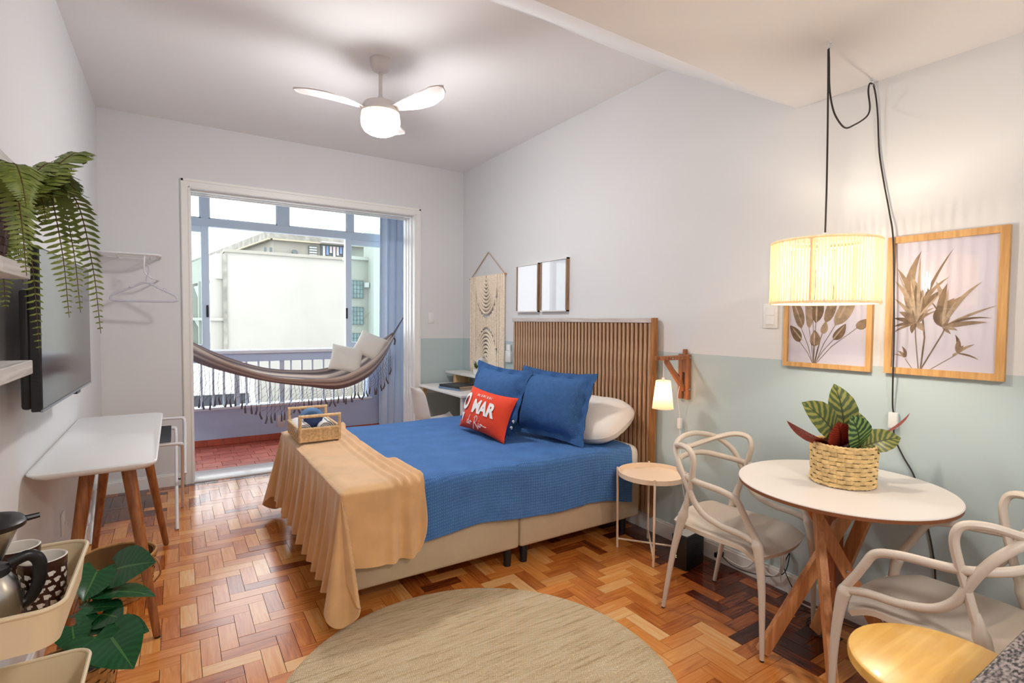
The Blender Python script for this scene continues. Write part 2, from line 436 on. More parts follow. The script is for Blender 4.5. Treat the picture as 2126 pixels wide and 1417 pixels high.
# ================================================================== BALCONY
BX0, BX1 = -.35, 3.05
bfl = struct(MB().box(BX0, BX1, YB+.33, YO+.12, -.15, -.008).build('balcony_floor', 'grout', smooth=False))
def tile_material(name, a, b):
    m = mat(name, a, .42, vary=.16, vscale=9, coat=.15); N, L = nodes(m)
    at = N.new('ShaderNodeAttribute'); at.attribute_name = 'tint'; sp = N.new('ShaderNodeSeparateColor'); L.new(at.outputs['Color'], sp.inputs[0])
    for n in N:
        if n.type == 'HUE_SAT':
            mx = N.new('ShaderNodeMix'); mx.data_type = 'RGBA'; mx.inputs['A'].default_value = lin(*a); mx.inputs['B'].default_value = lin(*b)
            L.new(sp.outputs['Red'], mx.inputs['Factor']); L.new(mx.outputs['Result'], n.inputs['Color'])
tile_material('red_tile', (186, 84, 60), (214, 118, 94))
TS = .172; j = 0; y = YB+.34
while y < YO:
    x = BX0+.05*(j % 2)
    while x < BX1-.1:
        if y+TS > YB+.36 and -.1 < x < 2.5:
            t = MB(); t.c = (rnd.random(), 0, 0); t.box(x+.003, x+TS-.003, y+.003, min(y+TS, YO)-.003, -.012, rnd.uniform(-.0006, .0006)); t.build('tile', 'red_tile', bfl, smooth=False, recalc=False)
        x += TS
    y += TS; j += 1
# outer parapet: solid low wall, open band with bars, beam, sliding windows above
pw = MB()
pw.box(BX0, BX1, YO, YO+.14, 0, .425); pw.box(2.215, BX1, YO, YO+.14, .425, 1.02); pw.box(BX0, BX1, YO, YO+.14, .985, 1.09)
pw.box(BX0, BX1, YO, YO+.14, 2.97, 3.25)
struct(pw.build('wall_balcony', 'balcony_paint', smooth=False))
struct(MB().box(BX0-.1, BX0, YB+.33, YO+.14, 0, 3.25).build('wall_balcony_left', 'balcony_paint', smooth=False))
struct(MB().box(BX1, BX1+.1, YB+.33, YO+.14, 0, 3.25).build('wall_balcony_right', 'balcony_paint', smooth=False))
struct(MB().box(BX0-.1, BX1+.1, YB+.33, YO+.14, 3.2, 3.3).build('ceiling_balcony', 'ceiling_paint', smooth=False))
sk = struct(MB().box(-.05, 2.6, YO-.008, YO, 0, .075).build('baseboard_balcony', 'grout', smooth=False))
x = -.05
while x < 2.6:
    t = MB(); t.c = (rnd.random()*.25, 0, 0); t.rbox(x+.003, x+TS-.003, YO-.018, YO-.006, .003, .078, .002, 1); t.build('tile', 'red_tile', sk, smooth=False, recalc=False); x += TS
struct(MB().rbox(BX0, 2.26, YO-.03, YO+.16, .425, .455, .004).build('trim_3', 'window_metal_white'))
struct(MB().rbox(BX0, 2.9, YO-.035, YO+.17, 1.085, 1.125, .004).build('trim_4', 'window_metal_white'))
rail = thing('balcony_railing', 'pale metal bar railing in the opening below the balcony windows', 'railing', (1.2, YO+.07, .455))
for x in (.0, .13, .25, .37, .48, .621, .725, .859, .984, 1.128, 1.234, 1.367, 1.497, 1.636, 1.766, 1.90, 2.042, 2.18):
    w = .056 if x in (.621, 1.128) else .022
    MB().box(x-w/2, x+w/2, YO+.055, YO+.085, .455, .985).build('baluster', 'rail_metal', rail, smooth=False)
# window: fixed transoms, two parked sliding sashes left and right, centre open
win = struct(bpy.data.objects.new('window_1', None)); COL.objects.link(win); WM[win.name] = Matrix.Identity(4)
def wbar(n, x0, x1, z0, z1, m='window_metal', y0=YO+.02, y1=YO+.09):
    MB().rbox(x0, x1, y0, y1, z0, z1, .003, 1).build(n, m, win, smooth=False)
wbar('head_rail', BX0, BX1, 2.945, 2.985); wbar('transom_rail', BX0, BX1, 2.575, 2.665, y0=YO+.01)
for a, b in ((.262, .345), (1.083, 1.217), (1.941, 2.024), (2.70, 2.78)): wbar('mullion', a, b, 2.66, 2.95)
wbar('sash_stile', .262, .340, 1.125, 2.575, y0=YO+.005); wbar('sash_rail', BX0, .262, 2.51, 2.575, y0=YO+.005); wbar('sash_rail', BX0, .262, 1.125, 1.2, y0=YO+.005)
wbar('sash_stile', 1.915, 1.994, 1.125, 2.575, y0=YO+.005); wbar('sash_rail', 1.994, BX1, 2.505, 2.575, y0=YO+.005); wbar('sash_rail', 1.994, BX1, 1.125, 1.205, y0=YO+.005)
wbar('track', BX0, BX1, 1.118, 1.135, 'window_metal_white')
for a, b in ((BX0, .262), (.345, 1.083), (1.217, 1.941), (2.024, 2.70)):
    MB().box(a, b, YO+.05, YO+.056, 2.665, 2.945).build('pane', 'pane_glass', win, smooth=False)
    q = MB()
    for x0, x1, z0, z1 in ((a, a+.014, 2.665, 2.945), (b-.014, b, 2.665, 2.945), (a, b, 2.665, 2.681), (a, b, 2.925, 2.945)): q.box(x0, x1, YO+.035, YO+.07, z0, z1)
    q.build('glazing_bead', 'window_metal_white', win, smooth=False)
for a, b in ((BX0, .262), (1.994, BX1)):
    for yy in (.035, .065): MB().box(a, b, YO+yy, YO+yy+.006, 1.2, 2.51).build('pane', 'pane_green', win, smooth=False)
for x in (.318, 1.925):
    q = MB().rbox(x-.012, x+.012, YO-.012, YO+.006, 1.52, 1.66, .003, 1); q.box(x-.004, x+.004, YO-.022, YO-.012, 1.55, 1.63); q.build('latch', 'dark_metal', win, smooth=False)

# ================================================================== OUTSIDE
mat('plaster_cream', (0.385, 0.378, 0.345), .9, vary=.05, vscale=.6)
mat('plaster_cream2', (0.31, 0.3, 0.262), .9, vary=.08, vscale=.8)
mat('plaster_stain', (0.25, 0.245, 0.215), .9, vary=.3, vscale=2.5)
mat('roof_trim', (0.38, 0.335, 0.25), .8)
mat('facade_glass', (110, 128, 128), .25, vary=.3, vscale=3)
mat('facade_frame', (92, 100, 100), .5)
mat('awning_white', (0.46, 0.46, 0.455), .7)
mat('curtain_cream', (226, 214, 190), .9)
mat('street', (0.4, 0.4, 0.4), .9)
b1 = thing('apartment_block', 'cream apartment block with a large blank end wall facing the balcony', 'building', (4.2, 24, -8))
MB().box(1.70, 8.6, 24, 34, -8, 4.18).build('end_wall', 'plaster_cream', b1, smooth=False)
MB().box(1.66, 8.7, 23.9, 34, 4.18, 4.30).build('coping', 'plaster_cream2', b1, smooth=False)
MB().box(1.62, 1.76, 23.93, 24.02, -8, 4.1).build('corner_pipe', 'plaster_stain', b1, smooth=False)
# receding balcony front on its left
d = V(-.155, .988, 0); n_ = V(-.988, -.155, 0); o_ = V(1.70, 24.0, 0)
fm = Matrix((d, n_, V(0, 0, 1))).transposed().to_4x4(); fm.translation = o_
MB().box(0, 9.5, -1.2, 0, -8, 3.9, fm).build('front_wall', 'plaster_cream2', b1, smooth=False)
MB().box(0, 26, 0, .3, 3.1, 4.1, fm).build('parapet', 'plaster_cream', b1, smooth=False)
for z in (1.55, .05, -1.45, -2.95): MB().box(0, 26, 0, .55, z-.12, z, fm).build('balcony_slab', 'plaster_cream', b1, smooth=False)
for i in range(9):
    s0 = .1+i*2.2; MB().box(s0, s0+.14, -.02, .5, -8, 3.1, fm).build('fin', 'plaster_cream', b1, smooth=False)
for i in range(8):
    for j, z in enumerate((.05, 1.55)):
        s0 = .3+i*2.2
        MB().box(s0+.2, s0+1.8, .01, .05, z+.05, z+1.3, fm).build('window', 'facade_glass', b1, smooth=False)
        q = MB(); q._add([fm @ V(*p) for p in ((s0+.05, .45, z+1.38), (s0+1.0, .45, z+1.38), (s0+.5, .3, z+.6+.3*((i+j) % 2)), (s0+.05, .40, z+1.38), (s0+1.0, .40, z+1.38), (s0+.5, .25, z+.6+.3*((i+j) % 2)))], [(0, 1, 2), (5, 4, 3), (0, 3, 4, 1), (1, 4, 5, 2), (2, 5, 3, 0)])
        q.build('awning', 'awning_white', b1, smooth=False)
    MB().box(.3+i*2.2, .95+i*2.2, .5, .62, .10, .42, fm).build('window_unit', 'awning_white', b1, smooth=False)
b2 = b1                       # set-back rooftop storey of the same block
MB().box(4.1, 12, 28, 33.5, 4.2, 5.42).build('rooftop_wall', 'plaster_cream2', b2, smooth=False)
ug = Matrix((d, n_, V(0, 0, 1))).transposed().to_4x4(); ug.translation = V(4.1, 28, 0)
MB().box(0, 18, -.6, .02, 4.2, 5.42, ug).build('rooftop_side_wall', 'plaster_cream2', b2, smooth=False)
MB().box(4.0, 12.2, 27.7, 28.0, 5.40, 5.78).build('rooftop_parapet', 'plaster_stain', b2, smooth=False)
MB().box(-.3, 18, 0, .3, 5.40, 5.78, ug).build('rooftop_parapet', 'plaster_stain', b2, smooth=False)
MB().box(4.0, 12.2, 27.68, 27.75, 5.34, 5.41).build('cornice', 'roof_trim', b2, smooth=False)
MB().box(-.3, 18, .25, .34, 5.34, 5.41, ug).build('cornice', 'roof_trim', b2, smooth=False)
wn = MB().box(5.70, 6.12, 27.9, 27.98, 4.70, 5.22).build('window', 'facade_frame', b2, smooth=False)
for k in range(4): MB().box(5.73, 6.09, 27.86, 27.9, 4.73+k*.125, 4.80+k*.125).build('louvre', 'awning_white', wn, smooth=False)
mat('washing_blue', (120, 140, 178), .9); mat('washing_pink', (214, 190, 196), .9)
MB().box(6.28, 7.6, 27.9, 27.98, 4.66, 5.36).build('opening', 'facade_frame', b2, smooth=False)
MB().box(6.20, 7.7, 27.3, 28.0, 5.36, 5.42).build('canopy', 'awning_white', b2, smooth=False)
for k in range(7): MB().box(6.36+k*.17, 6.48+k*.17, 27.80, 27.84, 4.72+.1*(k % 3), 5.26).build('washing', ('awning_white', 'washing_blue', 'awning_white', 'washing_pink')[k % 4], b2, smooth=False)
MB().cyl((5.0, 27.8, 4.75), (5.0, 27.7, 4.85), .14, .14, 16).build('dish', 'facade_frame', b2)
for x in (3.6, 3.85): MB().box(x, x+.12, 27.6, 27.7, 4.66, 4.95).build('vent', 'facade_frame', b2, smooth=False)
b3 = thing('neighbour_building', 'narrow cream building with gridded windows behind the right-hand pane', 'building', (5.6, 18, -6))
MB().box(4.93, 5.62, 18, 18.5, -6, 3.55).build('wall', 'plaster_cream2', b3, smooth=False)
MB().box(5.62, 8.5, 17.4, 18.5, -6, 4.6).build('wing', 'plaster_cream', b3, smooth=False)
MB().box(4.9, 5.66, 17.9, 18.55, 3.55, 3.66).build('coping', 'plaster_cream', b3, smooth=False)
for z in (2.25, 1.35, .45, -.45):
    w = MB().box(4.99, 5.44, 17.95, 18.0, z, z+.60).build('window', 'facade_glass', b3, smooth=False)
    q = MB()
    for k in range(5): q.box(4.99+k*.107, 5.01+k*.107, 17.93, 17.95, z, z+.6)
    for k in range(5): q.box(4.99, 5.44, 17.93, 17.95, z+k*.145, z+.02+k*.145)
    q.build('window_grid', 'facade_frame', w, smooth=False)
MB().box(5.46, 5.58, 17.75, 18.0, 2.62, 2.78).build('window_unit', 'awning_white', b3, smooth=False)
MB().box(5.46, 5.55, 17.8, 18.0, .55, .75).build('window_unit', 'facade_frame', b3, smooth=False)
struct(MB().box(-60, 80, 8, 90, -9, -8).build('ground', 'street', smooth=False))
struct(MB().box(-4, 9, 10.5, 23.4, -2.2, -1.9).build('street_terrace', 'awning_white', smooth=False))
# vehicle standing below, seen through the bars at the left
van = thing('parked_van', 'white van with a dark windscreen seen through the hammock net', 'van', (.4, 14.0, -1.9))
vp = [(-1.9, 0), (-1.9, .9), (-1.5, 1.75), (-1.2, 2.08), (2.6, 2.12), (2.6, 0)]
rv = Matrix.Translation(V(.62, 13.9, -1.78)) @ Matrix.Rotation(math.radians(88), 4, 'Z') @ Matrix.Rotation(PI/2, 4, 'X')
MB().prism(vp, -.85, .85, rv).build('body', 'awning_white', van, smooth=False)
ws = MB(); ws._add([rv @ V(*p) for p in ((-1.915, .95, -.75), (-1.915, .95, .75), (-1.535, 1.72, .72), (-1.535, 1.72, -.72), (-1.88, .95, -.75), (-1.88, .95, .75), (-1.5, 1.72, .72), (-1.5, 1.72, -.72))], [(0, 1, 2, 3), (4, 7, 6, 5), (0, 4, 5, 1), (1, 5, 6, 2), (2, 6, 7, 3), (3, 7, 4, 0)])
ws.build('windscreen', 'dark_metal', van, smooth=False)
for sx in (-.7, .7): MB().box(-1.94, -1.86, .45, .75, sx-.15, sx+.15, rv).build('headlamp', 'chrome', van, smooth=False)
for a in (-1.1, 1.7):
    for sz in (-.85, .72): MB().cyl(rv @ V(a, .02, sz), rv @ V(a, .02, sz+.13), .33, .33, 20).build('wheel', 'black_plastic', van)
# ================================================================== BED AND SOFT THINGS
mat('bed_fabric', (196, 176, 148), .75, vary=.03, vscale=12, bump=.1, bscale=300)
mat('sheet_white', (236, 230, 222), .85, bump=.1, bscale=30)
weave('bedspread_blue', (80, 124, 184), 24, 18, .6, contrast=.30, plane='uv', dist=.006)
weave('sham_blue', (68, 110, 166), 9, 9, .6, contrast=.28, plane='uv', dist=.006)
mat('throw_tan', (226, 180, 126), .9, vary=.10, vscale=6, bump=.12, bscale=120, sheen=.55)
mat('red_cotton', (226, 62, 26), .75, bump=.12, bscale=18)
mat('navy_cotton', (26, 44, 124), .75)
mat('print_white', (240, 236, 232), .7)
mat('cream_cotton', (226, 218, 208), .85, bump=.15, bscale=16)
wood('slat_wood', (204, 166, 132), (160, 118, 84), 'z', .5)
wood('headboard_top', (206, 196, 190), (182, 168, 160), 'y', .5)
wood('headboard_side', (176, 122, 66), (132, 84, 40), 'z', .5)
mat('headboard_back', (74, 48, 32), .7)

BEDX0, BEDX1, BEDY0, BEDY1, BTOP = .69, 2.79, 2.615, 4.25, .64
bed = thing('bed', 'double bed on a beige two-piece box base against the slatted headboard', 'bed', (1.74, 3.43, 0))
MB().rbox(BEDX0+.02, 1.752, BEDY0+.01, BEDY1-.01, .118, .385, .02, 3).build('base_half', 'bed_fabric', bed)
MB().rbox(1.758, BEDX1-.01, BEDY0+.01, BEDY1-.01, .118, .385, .02, 3).build('base_half', 'bed_fabric', bed)
MB().rbox(BEDX0+.01, BEDX1, BEDY0+.005, BEDY1-.005, .385, BTOP-.008, .07, 5).build('mattress', 'sheet_white', bed)
for x in (BEDX0+.06, 1.70, 1.82, BEDX1-.12):
    for y in (BEDY0+.07, BEDY1-.07): MB().cyl((x, y, 0), (x, y, .12), .022, .028, 14).build('leg', 'dark_metal', bed)

def uvmap(o, fn):
    me = o.data; l = me.uv_layers.new(name='UVMap')
    for p in me.polygons:
        for li in p.loop_indices: l.data[li].uv = fn(me.vertices[me.loops[li].vertex_index].co)
def uvgrid(o, nu, nv, su, sv):
    me = o.data; l = me.uv_layers.new(name='UVMap')
    for p in me.polygons:
        for li in p.loop_indices:
            k = me.loops[li].vertex_index % ((nu+1)*(nv+1)); l.data[li].uv = (k//(nv+1)/nu*su, (k % (nv+1))/nv*sv)
def fbm(x, y, z=0, o=3):
    return mnoise.fractal(V(x, y, z), 1.0, 2.0, o)

# ---- blue bedspread draped over both long sides
def spread_fn(u, v):
    x = BEDX0+.005 + u*(2.665-BEDX0)
    w = BEDY1-BEDY0; dropn = .335+.02*math.sin(x*3.1)+.012*math.sin(x*7+1); dropf = .33
    if x > 2.45: dropn += (x-2.45)*.16
    tot = dropn+w+dropf; s = v*tot; r = .035
    if s < dropn:
        k = s/dropn; z = BTOP+.004-(dropn-s); y = BEDY0-.012-.014*(1-k)-.010*math.sin(x*16)*(1-k)**1.5*.6-.012*fbm(x*4, z*3)*(1-k)
        if x > 2.2: y -= .022*max(0, math.sin((x-2.2)*7+z*9))*(1-k)
        z2 = z
        if dropn-s < r: a = (dropn-s)/r; z2 = BTOP+.004-r*a*a*.5-r*.25*a; y = y*a+(BEDY0+.02)*(1-a) if a < 1 else y
        return V(x, y, z2)
    if s < dropn+w:
        y = BEDY0+(s-dropn); e = min(s-dropn, dropn+w-s)
        z = BTOP+.006-.018*max(0, 1-e/.06)**2+.006*fbm(x*2.2, y*2.2, 3)+.0035*math.sin(y*30+4*fbm(x*2, y, 1))*max(0, min(1, (x-1.1)*1.2))*.5
        return V(x, y, z)
    k = (s-dropn-w)/dropf
    return V(x, BEDY1+.012+.02*k, BTOP-.006-(s-dropn-w))
bs = MB().grid(spread_fn, 110, 120).solid(.008)
o = bs.build('bedspread', 'bedspread_blue', ang=70); uvgrid(o, 110, 120, 2.0, 2.3)
tag(o, 'blue textured bedspread covering the bed from head to foot', 'bedspread')

# ---- tan throw over the foot of the bed, corner trailing to the floor
EX, EY0, EY1 = BEDX0-.012, BEDY0-.028, BEDY1+.02
def throw_fn(u, v):
    # cloth lengths: a past the foot edge, b past the near (or far) side
    LS, LT = .495, .37
    X1 = 1.085+.03*math.sin(v*9)+.01*math.sin(v*31)
    a = u*(LS+X1-EX)-LS                      # negative: hanging at the foot
    w = EY1-EY0; b = v*(LT+w+.36)-LT         # negative: hanging on the near side
    ds = max(0, -a); far = max(0, b-w); dt = max(0, -b)+far
    sgn = -1 if b < 0 else 1
    yb = EY0 if b < 0 else EY1
    top = BTOP+.022
    r = .03
    def edge(dd): return 0 if dd <= 0 else dd
    if ds == 0 and dt == 0:
        x, y = EX+a, EY0+b; z = top
        e = min(a, min(b, w-b)); z -= .014*max(0, 1-e/.05)**2
        q = max(0, (x-.90)/.08)               # bunched ridges near the free edge
        z += min(1, q)*(.013*math.sin((x-.93)*125+2.2*math.sin(y*2.6)+y*1.4)+.013)
        z += .004*fbm(x*5, y*4, 7)
        return V(x, y, z)
    if dt == 0:
        y = EY0+b; k = ds/LS
        pl = math.sin(y*44+1.5*math.sin(y*6.5))+.5*math.sin(y*77)
        x = EX-.012-.05*k**1.3-.024*pl*k**1.1
        return V(x, y, top-.012-ds*.985)
    if ds == 0:
        x = EX+a; k = dt/LT
        pl = math.sin(x*62+.8)*max(0, min(1, (x-.86)/.1))*1.2+.3*math.sin(x*17)
        y = yb+sgn*(.016+.014*k+.02*pl*k**.6)
        zz = top-.012-dt*.985-.03*k*math.sin((x-.66)*6)
        return V(x, y, zz)
    ph = math.atan2(dt, ds); rho = math.hypot(ds, dt); LT2 = LT if b < 0 else .36
    hem = LS/math.cos(ph) if dt/LT2 < ds/LS else LT2/math.sin(ph)
    rho *= (LS*math.cos(ph)**2+LT2*math.sin(ph)**2+.185*math.sin(2*ph)**1.3)/hem
    z = top-.012-rho*.985
    pf = ph+1.0*math.sin(2*ph)
    r_ = rho*(.03+.20*math.sin(2*ph)+.09*math.sin(6*ph+.4)*math.sin(2*ph))
    foot_off = .012+.05*(ds/LS)**1.3+.024*(math.sin(yb*44+1.5*math.sin(yb*6.5))+.5*math.sin(yb*77))*(ds/LS)**1.1
    pl = .3*math.sin(EX*17); side_off = .012+.012*(dt/LT)+.02*pl*(dt/LT)
    x = EX-foot_off*math.cos(ph)**2-r_*math.cos(pf)
    y = yb+sgn*(side_off*math.sin(ph)**2+r_*math.sin(pf))
    return V(x, y, max(z, .012+.004*math.sin(x*60)))
th = MB().grid(throw_fn, 120, 200).solid(.010)
o = th.build('throw_blanket', 'throw_tan', ang=80)
tag(o, 'tan plush throw blanket spilling over the foot of the bed to the floor', 'blanket')

# ---- cushions
def cushion(w, h, t, flange=0.0, n=34, pinch=.07, seed=0, wr=1.0, side=0, rc_=0.0):
    # local: width x, height z, thickness y (front is -y); side 1 front half, -1 back half, 0 both
    def half(sg):
        def fn(a, b):
            u, v = a*2-1, b*2-1
            x = w/2*u*(1-pinch*(1-v*v)*abs(u)); z = h/2*v*(1-pinch*1.2*(1-u*u)*abs(v))
            x *= 1-rc_*v**4; z *= 1-rc_*1.3*u**4
            fi = 1-2*flange/min(w, h) if flange else 1.0
            uu, vv = min(1, abs(u)/fi), min(1, abs(v)/fi)
            th_ = t/2*max(0, (1-uu**2.6))**.55*max(0, (1-vv**2.6))**.55
            y = sg*-1*(th_+(.0025 if flange else .0006))
            if flange and (abs(u) > fi or abs(v) > fi): y += .010*math.sin(9*x/w*PI)*math.cos(9*z/h*PI)*wr
            y += sg*-1*wr*.006*fbm(x*7+seed, z*7, seed)*min(1, th_/.03)
            return V(x, y, z)
        return fn
    m = MB()
    if side >= 0: m.grid(half(1), n, n)
    if side <= 0: m.grid(half(-1), n, n)
    return m
def place(m, c, yaw, tilt, roll=0.0):
    # local -y faces the yaw direction (world angle of the normal); tilt leans the top backwards
    R = Matrix.Translation(Vector(c)) @ Matrix.Rotation(yaw+PI/2, 4, 'Z') @ Matrix.Rotation(-tilt, 4, 'X') @ Matrix.Rotation(roll, 4, 'Y')
    return R
def pillow(name, mt, label, w, h, t, c, yaw, tilt, roll=0.0, flange=0.0, seed=0, pinch=.07, wr=1.0, rc_=0.0):
    m = cushion(w, h, t, flange, seed=seed, pinch=pinch, wr=wr, rc_=rc_); m.xform(place(m, c, yaw, tilt, roll))
    o = m.build(name, mt, ang=80); uvgrid(o, 34, 34, w*4.5, h*4.5)
    return tag(o, label, 'pillow')
pillow('bed_pillow', 'sheet_white', 'plain white bed pillow lying beside the headboard at the near side', .76, .46, .25, (2.570, 2.985, .785), math.radians(184), math.radians(62), math.radians(-3), seed=3, pinch=.0, wr=1.6, rc_=.16)
pillow('euro_sham', 'sham_blue', 'blue flanged sham pillow nearest the headboard, in front of the white pillow', .66, .52, .24, (2.300, 3.045, .903), math.radians(198), math.radians(17), math.radians(2), .05, 5, .08)
pillow('euro_sham', 'sham_blue', 'blue flanged sham pillow standing behind the red lettered cushion', .72, .52, .22, (2.140, 3.580, .905), math.radians(186), math.radians(18), math.radians(3), .05, 9, .09)
# red lettered cushion
rc = thing('lettered_cushion', 'red rectangular cushion printed MAR do Rio with navy back', 'cushion', (1.96, 3.38, .66))
CW, CH, CT = .62, .335, .15
CM = place(None, (1.955, 3.385, .815), math.radians(184), math.radians(20), math.radians(2.5))
q = cushion(CW, CH, CT, pinch=.09, side=1, wr=.8).xform(CM).build('front_panel', 'red_cotton', rc, ang=80)
bk = cushion(CW, CH, CT*1.1, pinch=.09, side=-1, wr=.3).xform(CM).build('back_panel', 'navy_cotton', rc, ang=80)
def csurf(x, z, off=.0035, sg=1):
    u, v = max(-1, min(1, x/(CW/2))), max(-1, min(1, z/(CH/2)))
    th_ = CT/2*max(0, 1-abs(u)**2.6)**.55*max(0, 1-abs(v)**2.6)**.55
    return CM @ V(x, -sg*(th_+.0025+.8*.006*fbm(x*7, z*7, 0)*min(1, th_/.03)+off), z)
def text_mesh(body, size, cx, cz, shear=0.0, fit=None, bold=0.0):
    cu_ = bpy.data.curves.new('lettering', 'FONT'); cu_.body = body; cu_.size = size; cu_.align_x = 'CENTER'; cu_.align_y = 'CENTER'; cu_.shear = shear; cu_.offset = bold; cu_.resolution_u = 3
    ob = bpy.data.objects.new('lettering', cu_); COL.objects.link(ob)
    bpy.context.view_layer.update()
    me = bpy.data.meshes.new_from_object(ob.evaluated_get(bpy.context.evaluated_depsgraph_get()))
    bpy.data.objects.remove(ob, do_unlink=True); bpy.data.curves.remove(cu_)
    bm = bmesh.new(); bm.from_mesh(me); bpy.data.meshes.remove(me)
    bmesh.ops.triangulate(bm, faces=bm.faces); 
    for _ in range(2):
        bmesh.ops.subdivide_edges(bm, edges=[e for e in bm.edges if e.calc_length() > .018], cuts=1); bmesh.ops.triangulate(bm, faces=bm.faces)
    m = MB(); bm.verts.index_update()
    m._add([V(v.co.x+cx, 0, v.co.y+cz) for v in bm.verts], [tuple(v.index for v in f.verts) for f in bm.faces]); bm.free()
    return m
lt = text_mesh('MAR', .135, .035, .018, bold=.006); 
lt.v = [csurf(v.x, v.z) for v in lt.v]; lt.build('lettering', 'print_white', q, smooth=False, recalc=False)
pinm = MB()                                   # map-pin mark standing for the O
for i in range(28):
    a0, a1 = 2*PI*i/28, 2*PI*(i+1)/28
    f = lambda a, r: csurf(-.215+r*.80*math.cos(a), .045+r*math.sin(a))
    pinm._add([f(a0, .040), f(a1, .040), f(a1, .068), f(a0, .068)], [(0, 1, 2, 3)])
pinm._add([csurf(-.242, -.045), csurf(-.190, -.045), csurf(-.216, -.115), csurf(-.216, -.05)], [(0, 3, 2), (3, 1, 2)])
pinm.build('pin_mark', 'print_white', q, smooth=False, recalc=False)
def script(strokes, cx, cz, s, r, parent, name):
    m = MB()
    for st in strokes: m.tube([csurf(cx+p.x*s, cz+p.z*s, .003) for p in cat([V(a, 0, b) for a, b in st], 5)], r, 5)
    m.build(name, 'print_white', parent, recalc=False)
script([[(.95, 1.9), (.75, 1.0), (.70, .2), (.95, .05)], [(.8, .75), (.4, .8), (.15, .35), (.35, .02), (.7, .4)], [(1.35, .7), (1.1, .4), (1.3, .02), (1.65, .35), (1.4, .72), (2.1, .55)],
        [(3.2, 1.9), (3.0, .6), (2.85, -.6)], [(2.7, 1.5), (3.4, 2.05), (3.95, 1.5), (3.5, .8), (3.1, .7), (3.8, .3), (4.6, -.35)], [(4.7, .8), (4.6, .3), (4.85, .05), (5.2, .5)], [(4.8, 1.2), (4.83, 1.25)], [(5.6, .75), (5.2, .5), (5.4, .05), (5.8, .4), (5.6, .75), (6.3, .5), (7.4, .45)]], -.135, -.118, .036, .0022, q, 'script_lettering')
sq = []
for i in range(8):
    x0 = -.12+i*.032; k = [(0, .9), (.3, 0), (.6, .9), (.8, .1)] if i % 3 == 0 else ([(.7, .8), (.1, .6), (.1, .1), (.7, 0)] if i % 3 == 1 else [(.1, 0), (.4, .9), (.7, 0), (.2, .35)])
    sq.append([(x0/.024+a, b) for a, b in k])
script(sq, 0, .100, .020, .0016, q, 'small_lettering')
for z in (.0, -.045):
    m = MB().tube([CM @ V(CW/2-.012-.05*t_, .02+.045*math.sin(t_*1.5), z+.008*math.sin(t_*9)) for t_ in [i/10 for i in range(11)]], .005, 6); m.build('wave_stripe', 'print_white', bk)

# ---- headboard of upright slats
hb = thing('headboard', 'tall headboard of upright wooden slats with a pale top rail', 'headboard', (2.84, 3.475, 0))
HY0, HY1, HZ1 = 2.56, 4.395, 1.532
MB().box(2.852, 2.8585, HY0+.005, HY1-.005, .13, HZ1-.03).build('back_panel', 'headboard_back', hb, smooth=False)
MB().rbox(2.815, 2.8585, HY0, HY1, HZ1-.034, HZ1, .003, 1).build('top_rail', 'headboard_top', hb, smooth=False)
MB().rbox(2.812, 2.8585, HY0-.006, HY0+.022, .12, HZ1+.002, .003, 1).build('side_panel', 'headboard_side', hb, smooth=False)
NS = 42; st = (HY1-HY0-.03)/NS
slat = None
for i in range(NS):
    y0 = HY0+.028+i*st
    if slat is None:
        slat = MB().rbox(2.822, 2.852, y0, y0+st*.62, .13, HZ1-.034, .003, 1).build('slat', 'slat_wood', hb, smooth=False); s0 = y0
    else:
        c = slat.copy(); COL.objects.link(c); c.location = (0, y0-s0, 0)

# ---- wicker tray basket on the throw, towels and sleep mask in it
mat('wicker', (222, 188, 142), .7, vary=.22, vscale=60, bump=.2, bscale=200)
mat('wicker_dark', (150, 108, 68), .8, vary=.2, vscale=50)
mat('towel_white', (238, 236, 234), .95, bump=.35, bscale=160)
mat('mask_navy', (36, 58, 104), .6); mat('mask_blue', (96, 138, 186), .5)
def weave_wall(m, p0, du, dv, nrm, nu, nv, t=.004):
    # over-under strands: each cell one short bulged strip, alternating direction
    p0, du, dv, nrm = map(Vector, (p0, du, dv, nrm))
    for i in range(nu):
        for j in range(nv):
            a, b = du/nu, dv/nv; c = p0+a*i+b*j; over = (i+j) % 2 == 0
            if over: l0, l1, w0, w1, hgt = -.12, 1.12, .08, .92, t
            else: l0, l1, w0, w1, hgt = .12, .88, .0, 1.0, t*.35
            pts = []
            for s_, h_ in ((l0, 0), (.25, hgt), (.75, hgt), (l1, 0)):
                pts += [c+a*s_+b*w0+nrm*h_, c+a*s_+b*w1+nrm*h_]
            k = m._add(pts, [(0, 2, 3, 1), (2, 4, 5, 3), (4, 6, 7, 5)])
bk_ = thing('wicker_basket', 'rectangular wicker basket with two square handles standing on the tan throw', 'basket', (.815, 3.89, .672))
bx0, bx1, by0, by1, bz0, bz1 = .685, .955, 3.69, 4.085, .676, .765
m = MB(); m.box(bx0+.004, bx1-.004, by0+.004, by1-.004, bz0+.006, bz0+.014)
for (p, du, n_, k) in (((bx0, by0, bz0), (bx1-bx0, 0, 0), (0, -1, 0), 9), ((bx0, by1, bz0), (bx1-bx0, 0, 0), (0, 1, 0), 9), ((bx0, by0, bz0), (0, by1-by0, 0), (-1, 0, 0), 13), ((bx1, by0, bz0), (0, by1-by0, 0), (1, 0, 0), 13)):
    weave_wall(m, p, du, (0, 0, bz1-bz0), n_, k, 5, .005)
m.box(bx0, bx1, by0, by0+.006, bz0, bz1).box(bx0, bx1, by1-.006, by1, bz0, bz1).box(bx0, bx0+.006, by0, by1, bz0, bz1).box(bx1-.006, bx1, by0, by1, bz0, bz1)
m.build('body', 'wicker', bk_, smooth=False)
